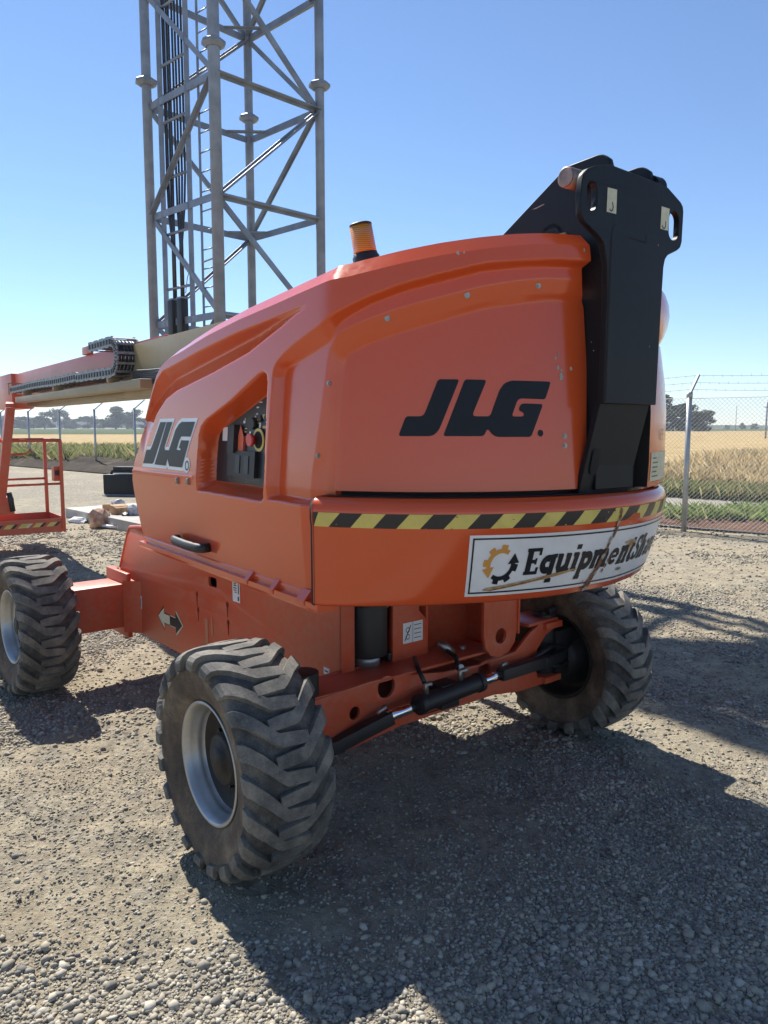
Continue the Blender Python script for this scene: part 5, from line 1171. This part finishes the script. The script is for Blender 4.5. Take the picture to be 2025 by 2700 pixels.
# ---- trees
def tree_mesh(seed, h, wdt, n, m_, lf):
    r_ = np.random.default_rng(seed); cl = []
    for i in range(16): 
        a = r_.uniform(0, 6.28); rr = wdt * .5 * math.sqrt(r_.random()) * .75; zc = h * r_.uniform(.12, .86); rr *= 1 - .5 * max(0, zc / h - .5); cl.append((rr * math.cos(a), rr * math.sin(a), zc, h * r_.uniform(.11, .2)))
    c = np.array(cl)[r_.integers(0, 16, n)]; v = r_.normal(0, 1, (n, 3)); v /= np.linalg.norm(v, axis=1)[:, None]; v *= (r_.random(n) ** .45)[:, None]
    P = c[:, :3] + v * c[:, 3:4] * np.array([1.15, 1.15, .85]); nn = r_.normal(0, 1, (n, 3)); nn /= np.linalg.norm(nn, axis=1)[:, None]; t1 = np.cross(nn, [.3, .2, .9]); t1 /= np.linalg.norm(t1, axis=1)[:, None]; t2 = np.cross(nn, t1)
    s = (lf * r_.uniform(.6, 1.3, n))[:, None]; V = np.stack([P - t1 * s, P - t2 * s * .6, P + t1 * s, P + t2 * s * .6], 1)
    me = bpy.data.meshes.new('crown'); me.vertices.add(n * 4); me.vertices.foreach_set('co', V.astype(np.float32).ravel()); quick_mesh(me, np.arange(n * 4).reshape(n, 4)); me.materials.append(M[m_])
    m = MB(); m.tube([(0, 0, -.3), (.05 * wdt * .1, 0, h * .25), (0, .02 * wdt, h * .6)], [h * .032, h * .024, h * .010], 8)
    for i in range(5): q = cl[i]; m.tube([(0, 0, h * .22), (q[0] * .5, q[1] * .5, h * .4), tuple(q[:3])], [h * .016, h * .01, h * .004], 6)
    tr = m.build('trunk', 'bark'); return me, tr
lib = [tree_mesh(11, 9., 8., 4200, 'leafA', .30), tree_mesh(12, 7.5, 9., 4200, 'leafA', .30), tree_mesh(13, 8.5, 7., 2400, 'leafB', .28), tree_mesh(14, 6.5, 7., 2400, 'leafB', .26)]
used = [False] * 4
def tree(i, x, y, s, label, group, cat='tree', sx=1.):
    root = empty('tree', (x, y, 0), random.uniform(0, 6.28)); root.scale = (s * sx, s * sx, s); tag(root, label, cat, group)
    cme, tr = lib[i]; c = bpy.data.objects.new('crown', cme); col.objects.link(c); c.parent = root
    if used[i]: t = tr.copy(); col.objects.link(t)
    else: t = tr; used[i] = True
    t.parent = root
def xpx(px, Y): return (px - 1012.5) / F_PX * Y * .9938
GL = 'tree row beyond the left field'
for i, px, Y, s, sx, lb_ in [(2, 8, 165, .95, 1.1, 'grey green tree of the far row, partly behind the slanted orange jib'), (0, 55, 150, .80, 1.2, 'low dark tree of the far row right of the slanted orange jib'), (1, 88, 160, .82, 1.3, 'wide dark tree of the far row left of its double-topped neighbour'), (0, 118, 150, 1.10, 1.1, 'dark tree with rounded left half of a double crown in the far row'), (2, 160, 155, 1.28, .95, 'tall narrow topped tree standing highest left of the two middle fence posts'), (1, 196, 170, .85, 1.2, 'low spreading tree just left of the third distant fence post'), (3, 232, 160, 1.12, 1.2, 'soft grey green tree between the third and fourth distant fence posts'), (0, 305, 140, 1.32, 1.15, 'biggest dark round tree of the far row behind the fourth fence post'), (3, 262, 165, .9, 1.2, 'low pale tree at the left foot of the biggest tree'), (2, 352, 145, 1.18, 1.0, 'mid green tree right of the biggest tree, next to the orange hood'), (1, 385, 150, .8, 1.2, 'low dark bush tree half hidden by the front of the orange hood')]:
    tree(i, xpx(px, Y * 2.1), Y * 2.1, s * .84, lb_, GL, sx=sx * 1.25)
GR = 'trees beyond the wheat field'
for i, px, Y, s, sx, lb_ in [(0, 1735, 150, 1.45, .9, 'tall dark tree right beside the black upright and pink side cover'), (1, 1775, 146, 1.22, 1.1, 'broad dark tree left of the near fence post'), (0, 1818, 150, 1.10, 1.1, 'dark tree right behind the near fence post'), (3, 1850, 140, 1.05, 1.15, 'thin grey green tree leaning right of the near fence post')]:
    tree(i, xpx(px, Y), Y, s * .66, lb_, GR, sx=sx * 1.1)
for i, px, Y, s, lb_ in [(1, 1917, 320, .26, 'smallest round bush on the flat horizon'), (0, 1958, 320, .36, 'left one of two dark bushes standing close together on the horizon'), (1, 1990, 320, .36, 'right one of two dark bushes standing close together on the horizon')]:
    tree(i, xpx(px, Y), Y, s, lb_, 'bushes on the horizon', 'bush', 1.1)
for i in range(0): pass
# distant poles and hazy far woodland
for px, Y, h, lb_ in ((2020, 60, 3.4, 'grey utility pole at the right edge beyond the wheat'), (1940, 170, 6., 'thin far pole between the bushes and the grey green tree')):
    m = MB(); m.tube([(0, 0, 0), (0, 0, h)], .07, 8); m.box((0, 0, h - .4), (.5, .06, .06)); o = m.build('utility_pole', 'galv'); o.location = (xpx(px, Y), Y, 0); tag(o, lb_, 'pole')
m = MB(); xs = np.linspace(-420, 620, 210)
top = np.where(xs < 40, 4.5, 1.2) + np.where(xs < 40, 4., 1.6) * fbm(xs * .03 + 5, xs * 0 + 2, 4)
for dy in (0, 12): m.grid(np.stack([np.stack([xs, np.full_like(xs, 560 + dy), np.full_like(xs, -.5)], -1), np.stack([xs, 562 + dy + 3 * vnoise(xs * .2, xs * 0), top * .6], -1), np.stack([xs, 566 + dy + 4 * vnoise(xs * .3, xs * 0 + 4), top], -1)], 1))
o = m.build('far_woodland', 'leafB'); tag(o, 'hazy far woodland along the horizon', 'woodland', kind='stuff')
# ================================================================== air
hz = MB(); hz.box((40, 250, 8.6), (1300, 780, 23.2)); h_ = hz.build('haze', 'concrete')
hm = bpy.data.materials.new('thin air haze'); hm.use_nodes = True; hn = hm.node_tree
for n_ in list(hn.nodes):
    if n_.type == 'BSDF_PRINCIPLED': hn.nodes.remove(n_)
pv = hn.nodes.new('ShaderNodeVolumePrincipled'); pv.inputs['Color'].default_value = (.80, .88, 1., 1); pv.inputs['Density'].default_value = .0007; pv.inputs['Anisotropy'].default_value = .2
hn.links.new(pv.outputs[0], hn.nodes['Material Output'].inputs['Volume'])
h_.data.materials.clear(); h_.data.materials.append(hm); tag(h_, kind='stuff')
